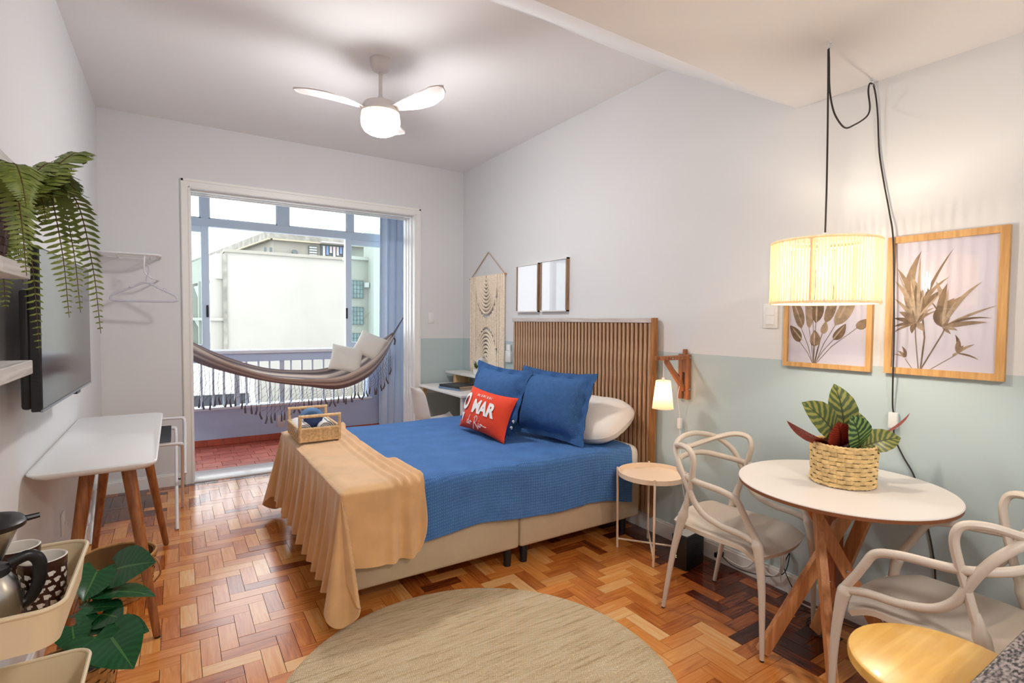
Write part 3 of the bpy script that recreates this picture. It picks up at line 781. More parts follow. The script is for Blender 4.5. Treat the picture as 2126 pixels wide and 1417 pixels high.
def wrapped(m, path, r, pitch=.009):
    L_ = 0; pts = cat(path, 14) if len(path) > 2 else [Vector(path[0]).lerp(Vector(path[1]), i/24) for i in range(25)]
    rr = [r*(1+.14*(i % 2)) for i in range(len(pts))]
    m.tube(pts, rr, 8)
for y in (by0, by1):
    m = MB()
    for a, b in (((bx0+.006, y, bz0), (bx0+.006, y, .855)), ((bx1-.006, y, bz0), (bx1-.006, y, .855)), ((bx0-.004, y, .850), (bx1+.004, y, .850))): wrapped(m, [a, b], .0105)
    m.build('handle', 'wicker', bk_)
m = MB()
for a, b in (((bx0, by0, bz1), (bx1, by0, bz1)), ((bx0, by1, bz1), (bx1, by1, bz1)), ((bx0, by0, bz1), (bx0, by1, bz1)), ((bx1, by0, bz1), (bx1, by1, bz1))): wrapped(m, [a, b], .0085)
m.build('rim', 'wicker', bk_)
def towel(label, p0, p1, r):
    p0, p1 = Vector(p0), Vector(p1); d_ = (p1-p0).normalized(); x_ = d_.cross(V(0, 0, 1)).normalized(); u_ = x_.cross(d_)
    m = MB(); N_ = 64
    def fn(a, b):
        th_ = a*2*PI*3.2; rr = r*(.25+.75*a)+.002*math.sin(b*20+th_)
        return p0.lerp(p1, b)+x_*math.cos(th_)*rr+u_*math.sin(th_)*rr*.92
    m.grid(fn, N_, 10).solid(.006)
    return tag(m.build('rolled_towel', 'towel_white', ang=70), label, 'towel')
towel('rolled white towel at the front left inside the wicker basket', (.722, 3.73, .750), (.735, 4.04, .750), .046)
towel('rolled white towel at the right inside the wicker basket', (.870, 3.73, .750), (.885, 4.04, .750), .052)
mk = thing('sleep_mask', 'navy and blue padded sleep mask tucked between the towels', 'mask', (.80, 3.86, .74))
m = MB(); m.grid(lambda a, b: V(.80+.062*(2*a-1)*(1-.35*b*b)*1.1, 3.80-.018*math.sin(PI*a)*math.sin(PI*b)+.02*b, .835-.11*b*(1-.35*abs(2*a-1)**1.6)-.012*math.exp(-((2*a-1)/.22)**2)*(1-b)), 24, 14).solid(-.014); m.build('pad', 'mask_navy', mk, ang=70)
m = MB().tube([V(.80+.058*math.cos(t_), 3.87, .805+.050*math.sin(t_)) for t_ in [PI*i/16 for i in range(17)]], .012, 8, flat=2.2); m.build('band', 'mask_blue', mk)

# ---- round rug
def rug_material():
    m = bpy.data.materials.new('rug_jute'); m.use_nodes = True; N, L = nodes(m); b = N['Principled BSDF']; b.inputs['Roughness'].default_value = .95; b.inputs['Specular IOR Level'].default_value = .1
    g = N.new('ShaderNodeNewGeometry'); mp = N.new('ShaderNodeMapping'); mp.inputs['Rotation'].default_value = (0, 0, .571); L.new(g.outputs['Position'], mp.inputs['Vector'])
    w1 = N.new('ShaderNodeTexWave'); w1.bands_direction = 'X'; w1.inputs['Scale'].default_value = 42; w1.inputs['Distortion'].default_value = .8
    w2 = N.new('ShaderNodeTexWave'); w2.bands_direction = 'Y'; w2.inputs['Scale'].default_value = 22; w2.inputs['Distortion'].default_value = .8
    L.new(mp.outputs[0], w1.inputs[0]); L.new(mp.outputs[0], w2.inputs[0])
    mu = N.new('ShaderNodeMath'); mu.operation = 'MULTIPLY'; L.new(w1.outputs['Fac'], mu.inputs[0]); L.new(w2.outputs['Fac'], mu.inputs[1])
    m2 = N.new('ShaderNodeMapping'); m2.inputs['Rotation'].default_value = (0, 0, .571); m2.inputs['Scale'].default_value = (3, 45, 1); L.new(g.outputs['Position'], m2.inputs['Vector'])
    n = N.new('ShaderNodeTexNoise'); n.inputs['Scale'].default_value = 1.4; n.inputs['Detail'].default_value = 7; n.inputs['Roughness'].default_value = .7; L.new(m2.outputs[0], n.inputs['Vector'])
    r = N.new('ShaderNodeValToRGB'); r.color_ramp.elements[0].position = .34; r.color_ramp.elements[0].color = lin(198, 172, 130); r.color_ramp.elements[1].position = .62; r.color_ramp.elements[1].color = lin(254, 234, 198)
    q = r.color_ramp.elements.new(.46); q.color = lin(242, 216, 174); L.new(n.outputs['Fac'], r.inputs['Fac'])
    mr = N.new('ShaderNodeMapRange'); mr.inputs['To Min'].default_value = .72; mr.inputs['To Max'].default_value = 1.12; L.new(mu.outputs[0], mr.inputs['Value'])
    hs = N.new('ShaderNodeHueSaturation'); L.new(r.outputs[0], hs.inputs['Color']); L.new(mr.outputs[0], hs.inputs['Value']); L.new(hs.outputs[0], b.inputs['Base Color'])
    bp = N.new('ShaderNodeBump'); bp.inputs['Strength'].default_value = .8; bp.inputs['Distance'].default_value = .006; L.new(mu.outputs[0], bp.inputs['Height']); L.new(bp.outputs[0], b.inputs['Normal'])
    MATS['rug_jute'] = m
rug_material()
RR = .815; pr_ = []
m = MB()
def rugfn(a, b):
    t_ = 2*PI*a; r_ = RR*b*(1+.003*math.sin(t_*90)*b**8); z = .010 if b < .985 else .010*(1-((b-.985)/.015)**2)
    return V(1.033+r_*math.cos(t_), 1.816+r_*math.sin(t_), z+.0004)
m.grid(lambda a, b: rugfn(a, b**.5), 180, 24)
tag(m.build('round_rug', 'rug_jute', ang=60), 'large round woven beige rug in the middle of the parquet', 'rug')
# ================================================================== LAMPS
def emitter(name, rgb, strength):
    m = bpy.data.materials.new(name); m.use_nodes = True; b = nodes(m)[0]['Principled BSDF']
    b.inputs['Base Color'].default_value = (.9, .9, .9, 1); b.inputs['Emission Color'].default_value = (*rgb, 1); b.inputs['Emission Strength'].default_value = strength
    MATS[name] = m
emitter('fan_globe', (1.0, .98, .965), FAN_E)
emitter('warm_bulb', (1.0, .90, .75), BULB_E)
emitter('sconce_bulb', (1.0, .80, .56), SCONCE_E)
mat('fan_white', (220, 214, 212), .4)
mat('fan_collar', (240, 226, 200), .4, emit=(1, .88, .68), estr=FAN_E*.008)

# ---- ceiling fan with light
FX, FY = 1.18, 3.50
fan = thing('ceiling_fan', 'white three-bladed ceiling fan with a lit round globe', 'fan', (FX, FY, 2.74))
MB().lathe([(0, 3.155), (.03, 3.157), (.052, 3.170), (.066, 3.195), (.070, 3.222), (.070, 3.2405)], (FX, FY, 0), 32).build('canopy', 'fan_white', fan)
MB().cyl((FX, FY, 2.975), (FX, FY, 3.16), .0125, .0125, 16).build('downrod', 'fan_white', fan)
MB().cyl((FX, FY, 2.955), (FX, FY, 2.995), .024, .018, 16).build('rod_collar', 'fan_white', fan)
MB().lathe([(0, 2.965), (.06, 2.962), (.11, 2.948), (.120, 2.925), (.1225, 2.895), (.120, 2.885), (0, 2.885)], (FX, FY, 0), 40).build('motor_housing', 'fan_white', fan)
MB().lathe([(.105, 2.892), (.126, 2.885), (.130, 2.850), (.128, 2.846), (.10, 2.846)], (FX, FY, 0), 40).build('glass_collar', 'fan_collar', fan)
MB().lathe([(.127, 2.848), (.129, 2.83), (.124, 2.80), (.108, 2.772), (.077, 2.754), (.038, 2.747), (0, 2.745)], (FX, FY, 0), 40).build('light_globe', 'fan_globe', fan)
def blade(ang):
    c, s = math.cos(ang), math.sin(ang); dx = V(c, s, 0); dy = V(-s, c, 0)
    def fn(a, b):
        r = .085+.46*a
        w = lerpm([0, .12, .35, .6, .85, .96, 1.0], [.030, .036, .066, .082, .070, .042, .006], a)
        sweep = .055*math.sin(a*PI*.9)-.02*a
        off = sweep+(b*2-1)*w
        z = 2.915-.35*(off-sweep)*(.55-.25*a)+.035*a-.012*(2*b-1)**2
        return V(FX, FY, z)+dx*r+dy*off
    return MB().grid(fn, 26, 10).solid(.007).build('blade', 'fan_white', fan, ang=60)
for a in (175, 295, 55): blade(math.radians(a))

# ---- pendant drum shade of upright raffia cords on a swagged flex
mat('flex', (52, 44, 40), .7)
mat('raffia', (244, 230, 204), .8, vary=.18, vscale=120, stretch=(1, 1, .3))
mat('hook_white', (225, 228, 232), .4)
PXC, PYC = 2.333, 1.177
pend = thing('pendant_lamp', 'drum pendant lamp of upright straw cords hanging over the round table', 'lamp', (PXC, PYC, 1.585))
m = MB(); NC = 104
for i in range(NC):
    a = 2*PI*i/NC; r_ = .203+rnd.uniform(-.0008, .0008); m.cyl((PXC+r_*math.cos(a), PYC+r_*math.sin(a), 1.590), (PXC+r_*math.cos(a), PYC+r_*math.sin(a), 1.845), .0041, .0041, 6)
N_, L_ = nodes(MATS['raffia']); b_ = N_['Principled BSDF']; b_.inputs['Subsurface Weight'].default_value = 0.0
tr_ = N_.new('ShaderNodeBsdfTranslucent'); tr_.inputs['Color'].default_value = lin(250, 236, 210); mx_ = N_.new('ShaderNodeMixShader'); mx_.inputs[0].default_value = .36
L_.new(b_.outputs[0], mx_.inputs[1]); L_.new(tr_.outputs[0], mx_.inputs[2]); L_.new(mx_.outputs[0], N_['Material Output'].inputs['Surface'])
stuff(m.build('cords', 'raffia', pend, recalc=False))
for z in (1.590, 1.846):
    MB().tube([V(PXC+.203*math.cos(2*PI*i/60), PYC+.203*math.sin(2*PI*i/60), z) for i in range(60)], .006, 8, closed=True).build('ring', 'raffia', pend)
for i in range(3):
    a = .4+2*PI*i/3; MB().bar((PXC, PYC, 1.842), (PXC+.2*math.cos(a), PYC+.2*math.sin(a), 1.842), .006, .004).build('spoke', 'hook_white', pend)
    MB().bar((PXC+.1985*math.cos(a+.9), PYC+.1985*math.sin(a+.9), 1.59), (PXC+.1985*math.cos(a+.9), PYC+.1985*math.sin(a+.9), 1.845), .016, .003, up=V(math.cos(a+.9), math.sin(a+.9), 0)).build('upright', 'raffia', pend)
MB().lathe([(.008, 1.888), (.012, 1.884), (.014, 1.87), (.019, 1.855), (.020, 1.80), (.016, 1.785), (0, 1.785)], (PXC, PYC, 0), 20).build('lamp_holder', 'white_plastic', pend)
MB().lathe([(.008, 1.787), (.009, 1.775), (.013, 1.76), (.017, 1.735), (.017, 1.715), (.014, 1.695), (.008, 1.684), (0, 1.682)], (PXC, PYC, 0), 20).build('bulb', 'warm_bulb', pend)
HK1, HK2 = V(2.318, 1.178, HS), V(2.838, 1.233, HS)
path = [V(PXC, PYC, 1.885), V(2.333, 1.177, 2.1), V(2.326, 1.178, 2.4), V(2.314, 1.178, 2.652)]
MB().tube(cat(path, 10), .0038, 8).build('flex_drop', 'flex', pend)
sw = [(2.318, 1.178, 2.652), (2.326, 1.179, 2.60), (2.337, 1.180, 2.50), (2.372, 1.184, 2.43), (2.423, 1.189, 2.391), (2.521, 1.200, 2.373), (2.632, 1.211, 2.414), (2.740, 1.223, 2.465), (2.800, 1.230, 2.505), (2.815, 1.232, 2.545), (2.786, 1.228, 2.604), (2.800, 1.23, 2.645), (2.832, 1.233, 2.655)]
MB().tube(cat(sw, 6), .0038, 8).build('flex_swag', 'flex', pend)
wl = [(2.842, 1.232, 2.655), (2.852, 1.224, 2.60), (2.858, 1.215, 2.503), (2.860, 1.204, 2.33), (2.858, 1.178, 2.174), (2.856, 1.150, 2.03), (2.840, 1.124, 1.894), (2.836, 1.110, 1.60), (2.836, 1.105, 1.44), (2.842, 1.106, 1.25), (2.860, 1.110, 1.12), (2.864, 1.106, 1.08)]
MB().tube(cat(wl, 6), .0038, 8).build('flex_drop', 'flex', pend)
MB().rbox(2.850, 2.872, 1.086, 1.124, 1.010, 1.085, .004).build('inline_switch', 'white_plastic', pend)
wl2 = [(2.864, 1.104, 1.01), (2.866, 1.098, .96), (2.866, 1.06, .88), (2.866, 1.015, .80), (2.866, .975, .66), (2.866, .93, .45), (2.855, .91, .25), (2.85, .90, .12), (2.83, .88, .01)]
MB().tube(cat(wl2, 6), .0038, 8).build('flex_drop', 'flex', pend)
for h in (HK1, HK2):
    m = MB().cyl(h, h-V(0, 0, .006), .011, .011, 14); m.tube(cat([h-V(0, 0, .005), h-V(.010, 0, .014), h-V(.006, 0, .026), h-V(-.006, 0, .026), h-V(-.010, 0, .016)], 5), .0028, 6); m.build('hook', 'hook_white', pend)

# ---- added fill lamp, unseen behind the camera, evens out the room light
emitter('fill_globe', (1.0, .975, .95), FILL_E)
kl = thing('added_fill_lamp', 'added round white fill lamp on the low ceiling behind the camera', 'lamp', (1.0, -.85, 2.59))
MB().lathe([(0, HS-.0005), (.20, HS-.0005), (.205, HS-.02), (.195, HS-.032), (0, HS-.032)], (1.0, -.85, 0), 40).build('base', 'white_plastic', kl)
MB().lathe([(.188, HS-.030), (.180, HS-.05), (.14, HS-.075), (.07, HS-.088), (0, HS-.091)], (1.0, -.85, 0), 40).build('diffuser', 'fill_globe', kl)

# ---- wooden bracket lamp beside the headboard
wood('bracket_wood', (180, 120, 78), (140, 84, 50), 'z', .4)
mat('shade_cloth', (236, 214, 196), .9)
N_, L_ = nodes(MATS['shade_cloth']); b_ = N_['Principled BSDF']; tr_ = N_.new('ShaderNodeBsdfTranslucent'); tr_.inputs['Color'].default_value = (.92, .80, .68, 1); mx_ = N_.new('ShaderNodeMixShader'); mx_.inputs[0].default_value = .5
L_.new(b_.outputs[0], mx_.inputs[1]); L_.new(tr_.outputs[0], mx_.inputs[2]); L_.new(mx_.outputs[0], N_['Material Output'].inputs['Surface'])
SY = 2.322
sc = thing('bracket_lamp', 'small cone-shade lamp hung from a wooden wall bracket beside the headboard', 'lamp', (XR, SY, .99))
for y in (SY-.042, SY+.014): MB().rbox(XR-.026, XR-.0005, y, y+.032, .992, 1.292, .002, 1).build('wall_post', 'bracket_wood', sc, smooth=False)
MB().rbox(XR-.024, XR-.0005, SY-.0095, SY+.0135, 1.17, 1.325, .002, 1).build('wall_post', 'bracket_wood', sc, smooth=False)
for y in (SY-.030, SY+.014): MB().rbox(XR-.275, XR-.01, y, y+.016, 1.258, 1.284, .002, 1).build('arm', 'bracket_wood', sc, smooth=False)
MB().bar((XR-.212, SY, 1.268), (XR-.018, SY, 1.052), .026, .026).build('brace', 'bracket_wood', sc, smooth=False)
MB().tube([(XR-.19, SY+.004, 1.262), (XR-.06, SY+.004, 1.145)], .0022, 6).build('tie', 'dark_metal', sc)
for p in ((XR-.19, 1.270), (XR-.02, 1.272), (XR-.02, 1.062)): MB().cyl((p[0], SY-.048, p[1]), (p[0], SY-.040, p[1]), .006, .005, 10).build('screw', 'chrome', sc)
LX = XR-.222
MB().tube([(LX, SY, 1.262), (LX, SY, 1.138)], .0026, 6).build('cord', 'white_plastic', sc)
MB().cyl((LX, SY, 1.112), (LX, SY, 1.145), .013, .009, 14).build('lamp_holder', 'white_plastic', sc)
m = MB().lathe([(.045, 1.125), (.066, .945)], (LX, SY, 0), 36).solid(.0015); m.build('lamp_shade', 'shade_cloth', sc)
MB().lathe([(.010, 1.122), (.044, 1.1245), (.0455, 1.1265), (.010, 1.126)], (LX, SY, 0), 36).build('shade_top', 'shade_cloth', sc)
MB().lathe([(0, 1.112), (.008, 1.108), (.02, 1.05), (.021, 1.03), (.014, 1.01), (0, 1.006)], (LX, SY, 0), 16).build('bulb', 'sconce_bulb', sc)
cp = [(XR-.045, SY, 1.10), (XR-.058, SY+.004, 1.08), (XR-.055, SY+.02, 1.0), (XR-.035, SY+.02, .90), (XR-.03, SY+.02, .86)]
MB().tube(cat(cp, 6), .0024, 6).build('cord', 'white_plastic', sc)
MB().rbox(XR-.042, XR-.018, SY+.006, SY+.034, .79, .86, .005).build('inline_switch', 'white_plastic', sc)
cp = [(XR-.03, SY+.02, .79), (XR-.022, SY+.016, .70), (XR-.02, SY+.01, .5), (XR-.02, SY-.03, .3), (XR-.03, SY-.06, .15), (XR-.04, SY-.08, .012)]
MB().tube(cat(cp, 6), .0024, 6).build('cord', 'white_plastic', sc)
# ================================================================== RIGHT SIDE OF THE ROOM
mat('laminate_white', (238, 230, 222), .4, vary=.015, vscale=3)
mat('mdf_edge', (140, 84, 50), .6)
wood('table_leg', (222, 158, 104), (184, 120, 72), 'z', .45)
wood('table_post', (176, 106, 64), (140, 78, 44), 'z', .5)
mat('chair_plastic', (216, 203, 188), .42)
mat('blush_metal', (246, 222, 196), .4)
wood('stool_wood', (236, 188, 96), (216, 160, 66), 'x', .3, 3.0, coat=.3)
mat('stool_edge', (226, 198, 150), .4)
wood('frame_oak', (216, 172, 112), (190, 142, 84), 'z', .5)

# ---- round table
TX, TY, TZ, TR = 2.44, 1.13, .803, .412
tb = thing('round_table', 'round white dining table with crossed wooden legs under the pendant lamp', 'table', (TX, TY, 0))
MB().lathe([(0, TZ), (TR-.003, TZ), (TR, TZ-.003), (TR, TZ-.006), (0, TZ-.006)], (TX, TY, 0), 96).build('table_top', 'laminate_white', tb)
MB().lathe([(0, TZ-.0055), (TR-.001, TZ-.0055), (TR-.002, TZ-.020), (TR-.010, TZ-.023), (0, TZ-.023)], (TX, TY, 0), 96).build('table_edge', 'mdf_edge', tb)
MB().rbox(TX+.035, TX+.105, TY+.03, TY+.10, .31, .70, .004, 1).build('post', 'table_post', tb, smooth=False)
for p0, p1 in (((2.211, 1.343, 0), (2.564, 1.095, TZ-.023)), ((2.136, .985, 0), (2.372, 1.205, TZ-.023)), ((2.625, .945, 0), (2.322, 1.245, TZ-.023)), ((2.595, 1.300, 0), (2.574, 1.045, TZ-.023))):
    p0, p1 = V(*p0), V(*p1); d_ = (p1-p0).normalized()
    MB().bar(p0+d_*.018, p1-d_*.012, .030, .052).build('leg', 'table_leg', tb, smooth=False)
    q = p0.lerp(p1, .55); n_ = d_.cross(V(0, 0, 1)).normalized()*.02; n_ = n_ if n_.x+n_.y < 0 else -n_
    MB().cyl(q+n_, q+n_*1.25, .007, .006, 10).build('bolt', 'chrome', tb)

# ---- chairs with three looping back tubes
def make_chair(label, loc, rz):
    ch = thing('loop_back_chair', label, 'chair', loc, rz, 'loop-back chairs at the round table')
    def both(f): return [f(1), f(-1)]
    r = .0135
    B = [(0, -.285, .892), (.10, -.277, .882), (.19, -.245, .855), (.243, -.190, .800), (.256, -.150, .740), (.252, -.118, .675), (.246, -.085, .612), (.243, -.030, .565), (.242, .06, .540), (.243, .16, .533), (.245, .235, .515)]
    A = [(0, -.285, .782), (.11, -.272, .775), (.20, -.215, .752), (.248, -.145, .735), (.258, -.06, .722), (.257, .06, .712), (.256, .135, .690), (.254, .168, .640), (.250, .195, .590), (.246, .235, .525)]
    Cc = [(0, -.288, .822), (.10, -.276, .835), (.19, -.235, .860), (.245, -.165, .882), (.268, -.105, .872), (.268, -.085, .825), (.258, -.095, .750), (.248, -.115, .670), (.243, -.135, .590), (.240, -.155, .520)]
    def tb_(pts, name, rr):
        P = [V(-x, y, z) for x, y, z in reversed(pts)]+[V(x, y, z) for x, y, z in pts[1:]]
        MB().tube(cat(P, 6), rr, 10, flat=1.15).build(name, 'chair_plastic', ch, local=True)
    tb_(B, 'back_arch', r); tb_(A, 'arm_loop', r); tb_(Cc, 'back_wings', r*1.05)
    for sx in (1, -1):
        path = [V(sx*.245, .232, .520), V(sx*.247, .245, .46), V(sx*.248, .262, .30), V(sx*.248, .270, .008)]
        MB().tube([V(sx*.245, .218, .545)]+cat(path, 6), [.010]+[.022]+[.026-.0009*i for i in range(1, 19)], 12).build('leg', 'chair_plastic', ch, local=True)
        path = [V(sx*.241, -.150, .545), V(sx*.240, -.175, .46), V(sx*.238, -.215, .30), V(sx*.236, -.268, .008)]
        MB().tube([V(sx*.2425, -.138, .60)]+cat(path, 6), [.012]+[.021]+[.026-.0009*i for i in range(1, 19)], 12).build('leg', 'chair_plastic', ch, local=True)
        for y in (.270, -.268): MB().cyl((sx*(.248 if y > 0 else .236), y, 0), (sx*(.248 if y > 0 else .236), y, .009), .0095, .0095, 10).build('glide', 'black_plastic', ch, local=True)
    def seat(u, v):
        a, b = u*2-1, v*2-1
        y = .02+.250*b; wf = .236*(1-.10*max(0, -b)**2)
        e = abs(a); k = max(abs(a), abs(b))
        if b > 0: y -= .045*a*a*b
        x = wf*a
        z = .488-.026*(1-a*a)*(1-b*b)+.034*max(0, -b)**2*(1-a*a)-.040*max(0, b-.55)**1.6/.28-.012*a**6
        return V(x, y, z)
    MB().grid(seat, 24, 24).solid(.022).build('seat', 'chair_plastic', ch, local=True, ang=70)
    return ch
chair1 = make_chair('taupe loop-back plastic chair between the side table and the round table', (2.402, 1.598, 0), PI+math.radians(4))
copy_tree(chair1, (2.335, .715, 0), math.radians(2), 'taupe loop-back plastic chair behind the yellow wooden stool')

# ---- side table with raised rim
SX, SYT, SZ, SR = 2.612, 2.362, .520, .218
sd = thing('side_table', 'small round blush metal tray table beside the bed', 'table', (SX, SYT, 0))
MB().lathe([(0, SZ-.016), (SR-.006, SZ-.016), (SR-.006, SZ+.010), (SR, SZ+.010), (SR, SZ-.020), (0, SZ-.020)], (SX, SYT, 0), 64).build('tray', 'blush_metal', sd)
ft = [(2.470, 2.525), (2.752, 2.517), (2.748, 2.193), (2.455, 2.196)]
for x, y in ft:
    d_ = (V(x, y, 0)-V(SX, SYT, 0)).normalized()*.222
    MB().tube([(x, y, 0), (SX+d_.x, SYT+d_.y, SZ+.018)], .0075, 10).build('leg', 'blush_metal', sd)
for a, b in ((0, 2), (1, 3)): MB().tube([(*ft[a], .058), (*ft[b], .052)], .0065, 8).build('cross_bar', 'blush_metal', sd)

# ---- modem and cables at the skirting
md = thing('internet_modem', 'black upright internet modem on the floor behind the chair leg', 'modem', (2.66, 2.12, 0))
mr_ = Matrix.Translation(V(2.575, 2.045, 0)) @ Matrix.Rotation(math.radians(8), 4, 'Z')
MB().rbox(0, .20, 0, .105, .0, .205, .006, 2, mr_).build('body', 'black_plastic', md)
MB().box(.02, .19, .012, .09, .205, .2065, mr_).build('label', 'white_plastic', md, smooth=False)
for k in range(9): MB().box(.03, .185, -.0012, .0008, .06+.014*k, .066+.014*k, mr_).build('vent', 'dark_metal', md, smooth=False)
mat('led_green', (190, 220, 120), .4, emit=(.7, .9, .3), estr=1.2)
for k in (0, 1, 2, 3, 5, 6): MB().box(-.0012, .0005, .07, .074, .10-.011*k+.03, .104-.011*k+.03, mr_).build('led', 'led_green', md, smooth=False)
MB().rbox(2.785, 2.845, 1.98, 2.01, .055, .085, .004).build('plug', 'black_plastic', md)
mat('cable_white', (226, 220, 212), .5); mat('cable_black', (24, 22, 22), .5)
def cable(label, pts, r, mt, n=8): return tag(MB().tube(cat(pts, n), r, 6).build('cable', mt), label, 'cable')
coil = []
for i in range(40):
    a = 2*PI*i/16; coil.append((2.838-.012*(i/40), 1.66+.072*math.cos(a)+.002*i/4, .185+.115*math.sin(a)))
cable('looped white cable resting on the skirting behind the chair', [(2.845, 2.02, .07), (2.848, 1.92, .04), (2.845, 1.82, .055)]+coil+[(2.82, 1.60, .06), (2.80, 1.50, .012), (2.80, 1.40, .01), (2.82, 1.33, .03), (2.84, 1.27, .09), (2.85, 1.20, .2), (2.855, 1.1, .3)], .0042, 'cable_white', 3)
cable('thin black cable trailing over the floor by the wall', [(2.82, 2.0, .075), (2.845, 1.9, .02), (2.83, 1.70, .055), (2.845, 1.60, .11), (2.85, 1.575, .23), (2.845, 1.60, .14), (2.80, 1.52, .06), (2.76, 1.44, .006), (2.74, 1.32, .006), (2.66, 1.25, .006), (2.62, 1.32, .006), (2.68, 1.38, .006), (2.76, 1.33, .006), (2.82, 1.1, .006), (2.84, .8, .006)], .0026, 'cable_black')

# ---- yellow stool, worktop corner
so = thing('wooden_stool', 'round yellow wooden stool in the near right corner', 'stool', (1.503, .460, 0))
MB().lathe([(0, .70), (.180, .70), (.188, .697), (.191, .690), (.190, .676), (.182, .668), (0, .668)], (1.503, .460, 0), 72).build('seat', 'stool_wood', so)
for i in range(4):
    a = PI/4+PI/2*i; MB().tube([(1.503+.19*math.cos(a), .46+.19*math.sin(a), 0), (1.503+.11*math.cos(a), .46+.11*math.sin(a), .672)], [.014, .018], 12).build('leg', 'stool_wood', so)
for i in range(4):
    a, b = PI/4+PI/2*i, PI/4+PI/2*(i+1); MB().tube([(1.503+.165*math.cos(a), .46+.165*math.sin(a), .22), (1.503+.165*math.cos(b), .46+.165*math.sin(b), .22)], .009, 8).build('rung', 'stool_wood', so)
def granite():
    m = bpy.data.materials.new('granite'); m.use_nodes = True; N, L = nodes(m); b = N['Principled BSDF']; b.inputs['Roughness'].default_value = .35
    tc = N.new('ShaderNodeTexCoord'); mp = N.new('ShaderNodeMapping'); mp.inputs['Scale'].default_value = (60, 130, 90); L.new(tc.outputs['Object'], mp.inputs[0])
    v = N.new('ShaderNodeTexNoise'); v.inputs['Scale'].default_value = 1.6; v.inputs['Detail'].default_value = 3; L.new(mp.outputs[0], v.inputs['Vector'])
    r = N.new('ShaderNodeValToRGB'); r.color_ramp.elements[0].position = .40; r.color_ramp.elements[0].color = lin(24, 24, 32); r.color_ramp.elements[1].position = .62; r.color_ramp.elements[1].color = lin(150, 138, 134)
    L.new(v.outputs['Fac'], r.inputs[0]); L.new(r.outputs[0], b.inputs['Base Color']); MATS['granite'] = m
granite()
ct = thing('kitchen_counter', 'speckled dark granite counter edge at the bottom right corner', 'counter', (1.7, 0, 0))
MB().rbox(.93, 2.87, -.36, .283, .915, .95, .006, 3).build('worktop', 'granite', ct)
MB().box(1.0, 2.86, -.34, .2, .02, .915).build('cabinet', 'white_plastic', ct, smooth=False)

# ---- pot plant on the round table
mat('straw', (236, 202, 140), .7, vary=.24, vscale=26, bump=.15, bscale=150)
mat('straw_shadow', (120, 84, 44), .9)
mat('soil', (40, 28, 20), .95)
def leaf_mat(name, base, stripe, rough=.35, sc=30, back=None, dark=None):
    m = bpy.data.materials.new(name); m.use_nodes = True; N, L = nodes(m); b = N['Principled BSDF']; b.inputs['Roughness'].default_value = rough
    at = N.new('ShaderNodeAttribute'); at.attribute_name = 'leafuv'
    w = N.new('ShaderNodeTexWave'); w.bands_direction = 'Y'; w.inputs['Scale'].default_value = sc; w.inputs['Distortion'].default_value = 5.0; w.inputs['Detail'].default_value = 2
    sp = N.new('ShaderNodeSeparateXYZ'); L.new(at.outputs['Vector'], sp.inputs[0])
    ab = N.new('ShaderNodeMath'); ab.operation = 'ABSOLUTE'; L.new(sp.outputs[0], ab.inputs[0])
    sk_ = N.new('ShaderNodeMath'); sk_.operation = 'MULTIPLY_ADD'; sk_.inputs[1].default_value = -.35; L.new(ab.outputs[0], sk_.inputs[0]); L.new(sp.outputs[1], sk_.inputs[2])
    cb2 = N.new('ShaderNodeCombineXYZ'); L.new(ab.outputs[0], cb2.inputs[0]); L.new(sk_.outputs[0], cb2.inputs[1]); L.new(cb2.outputs[0], w.inputs['Vector'])
    r = N.new('ShaderNodeValToRGB'); r.color_ramp.elements[0].position = .35; r.color_ramp.elements[0].color = lin(*base); r.color_ramp.elements[1].position = .75; r.color_ramp.elements[1].color = lin(*stripe); L.new(w.outputs['Fac'], r.inputs[0])
    col = r.outputs[0]
    mid = N.new('ShaderNodeMath'); mid.operation = 'LESS_THAN'; mid.inputs[1].default_value = .05; L.new(ab.outputs[0], mid.inputs[0])
    mm = N.new('ShaderNodeMix'); mm.data_type = 'RGBA'; L.new(mid.outputs[0], mm.inputs['Factor']); L.new(col, mm.inputs['A']); mm.inputs['B'].default_value = lin(*(dark or base)); col = mm.outputs['Result']
    if back:
        g = N.new('ShaderNodeNewGeometry'); mb_ = N.new('ShaderNodeMix'); mb_.data_type = 'RGBA'; L.new(g.outputs['Backfacing'], mb_.inputs['Factor']); L.new(col, mb_.inputs['A']); mb_.inputs['B'].default_value = lin(*back); col = mb_.outputs['Result']
    L.new(col, b.inputs['Base Color']); MATS[name] = m
leaf_mat('calathea', (66, 84, 42), (136, 136, 62), .4, 1.15, back=(116, 34, 22), dark=(50, 60, 30))
leaf_mat('calathea_green', (40, 76, 44), (130, 160, 84), .4, 1.15, back=(116, 34, 22), dark=(40, 60, 30))
leaf_mat('calathea_red', (112, 34, 20), (150, 52, 30), .45, 2.0, dark=(90, 24, 16))
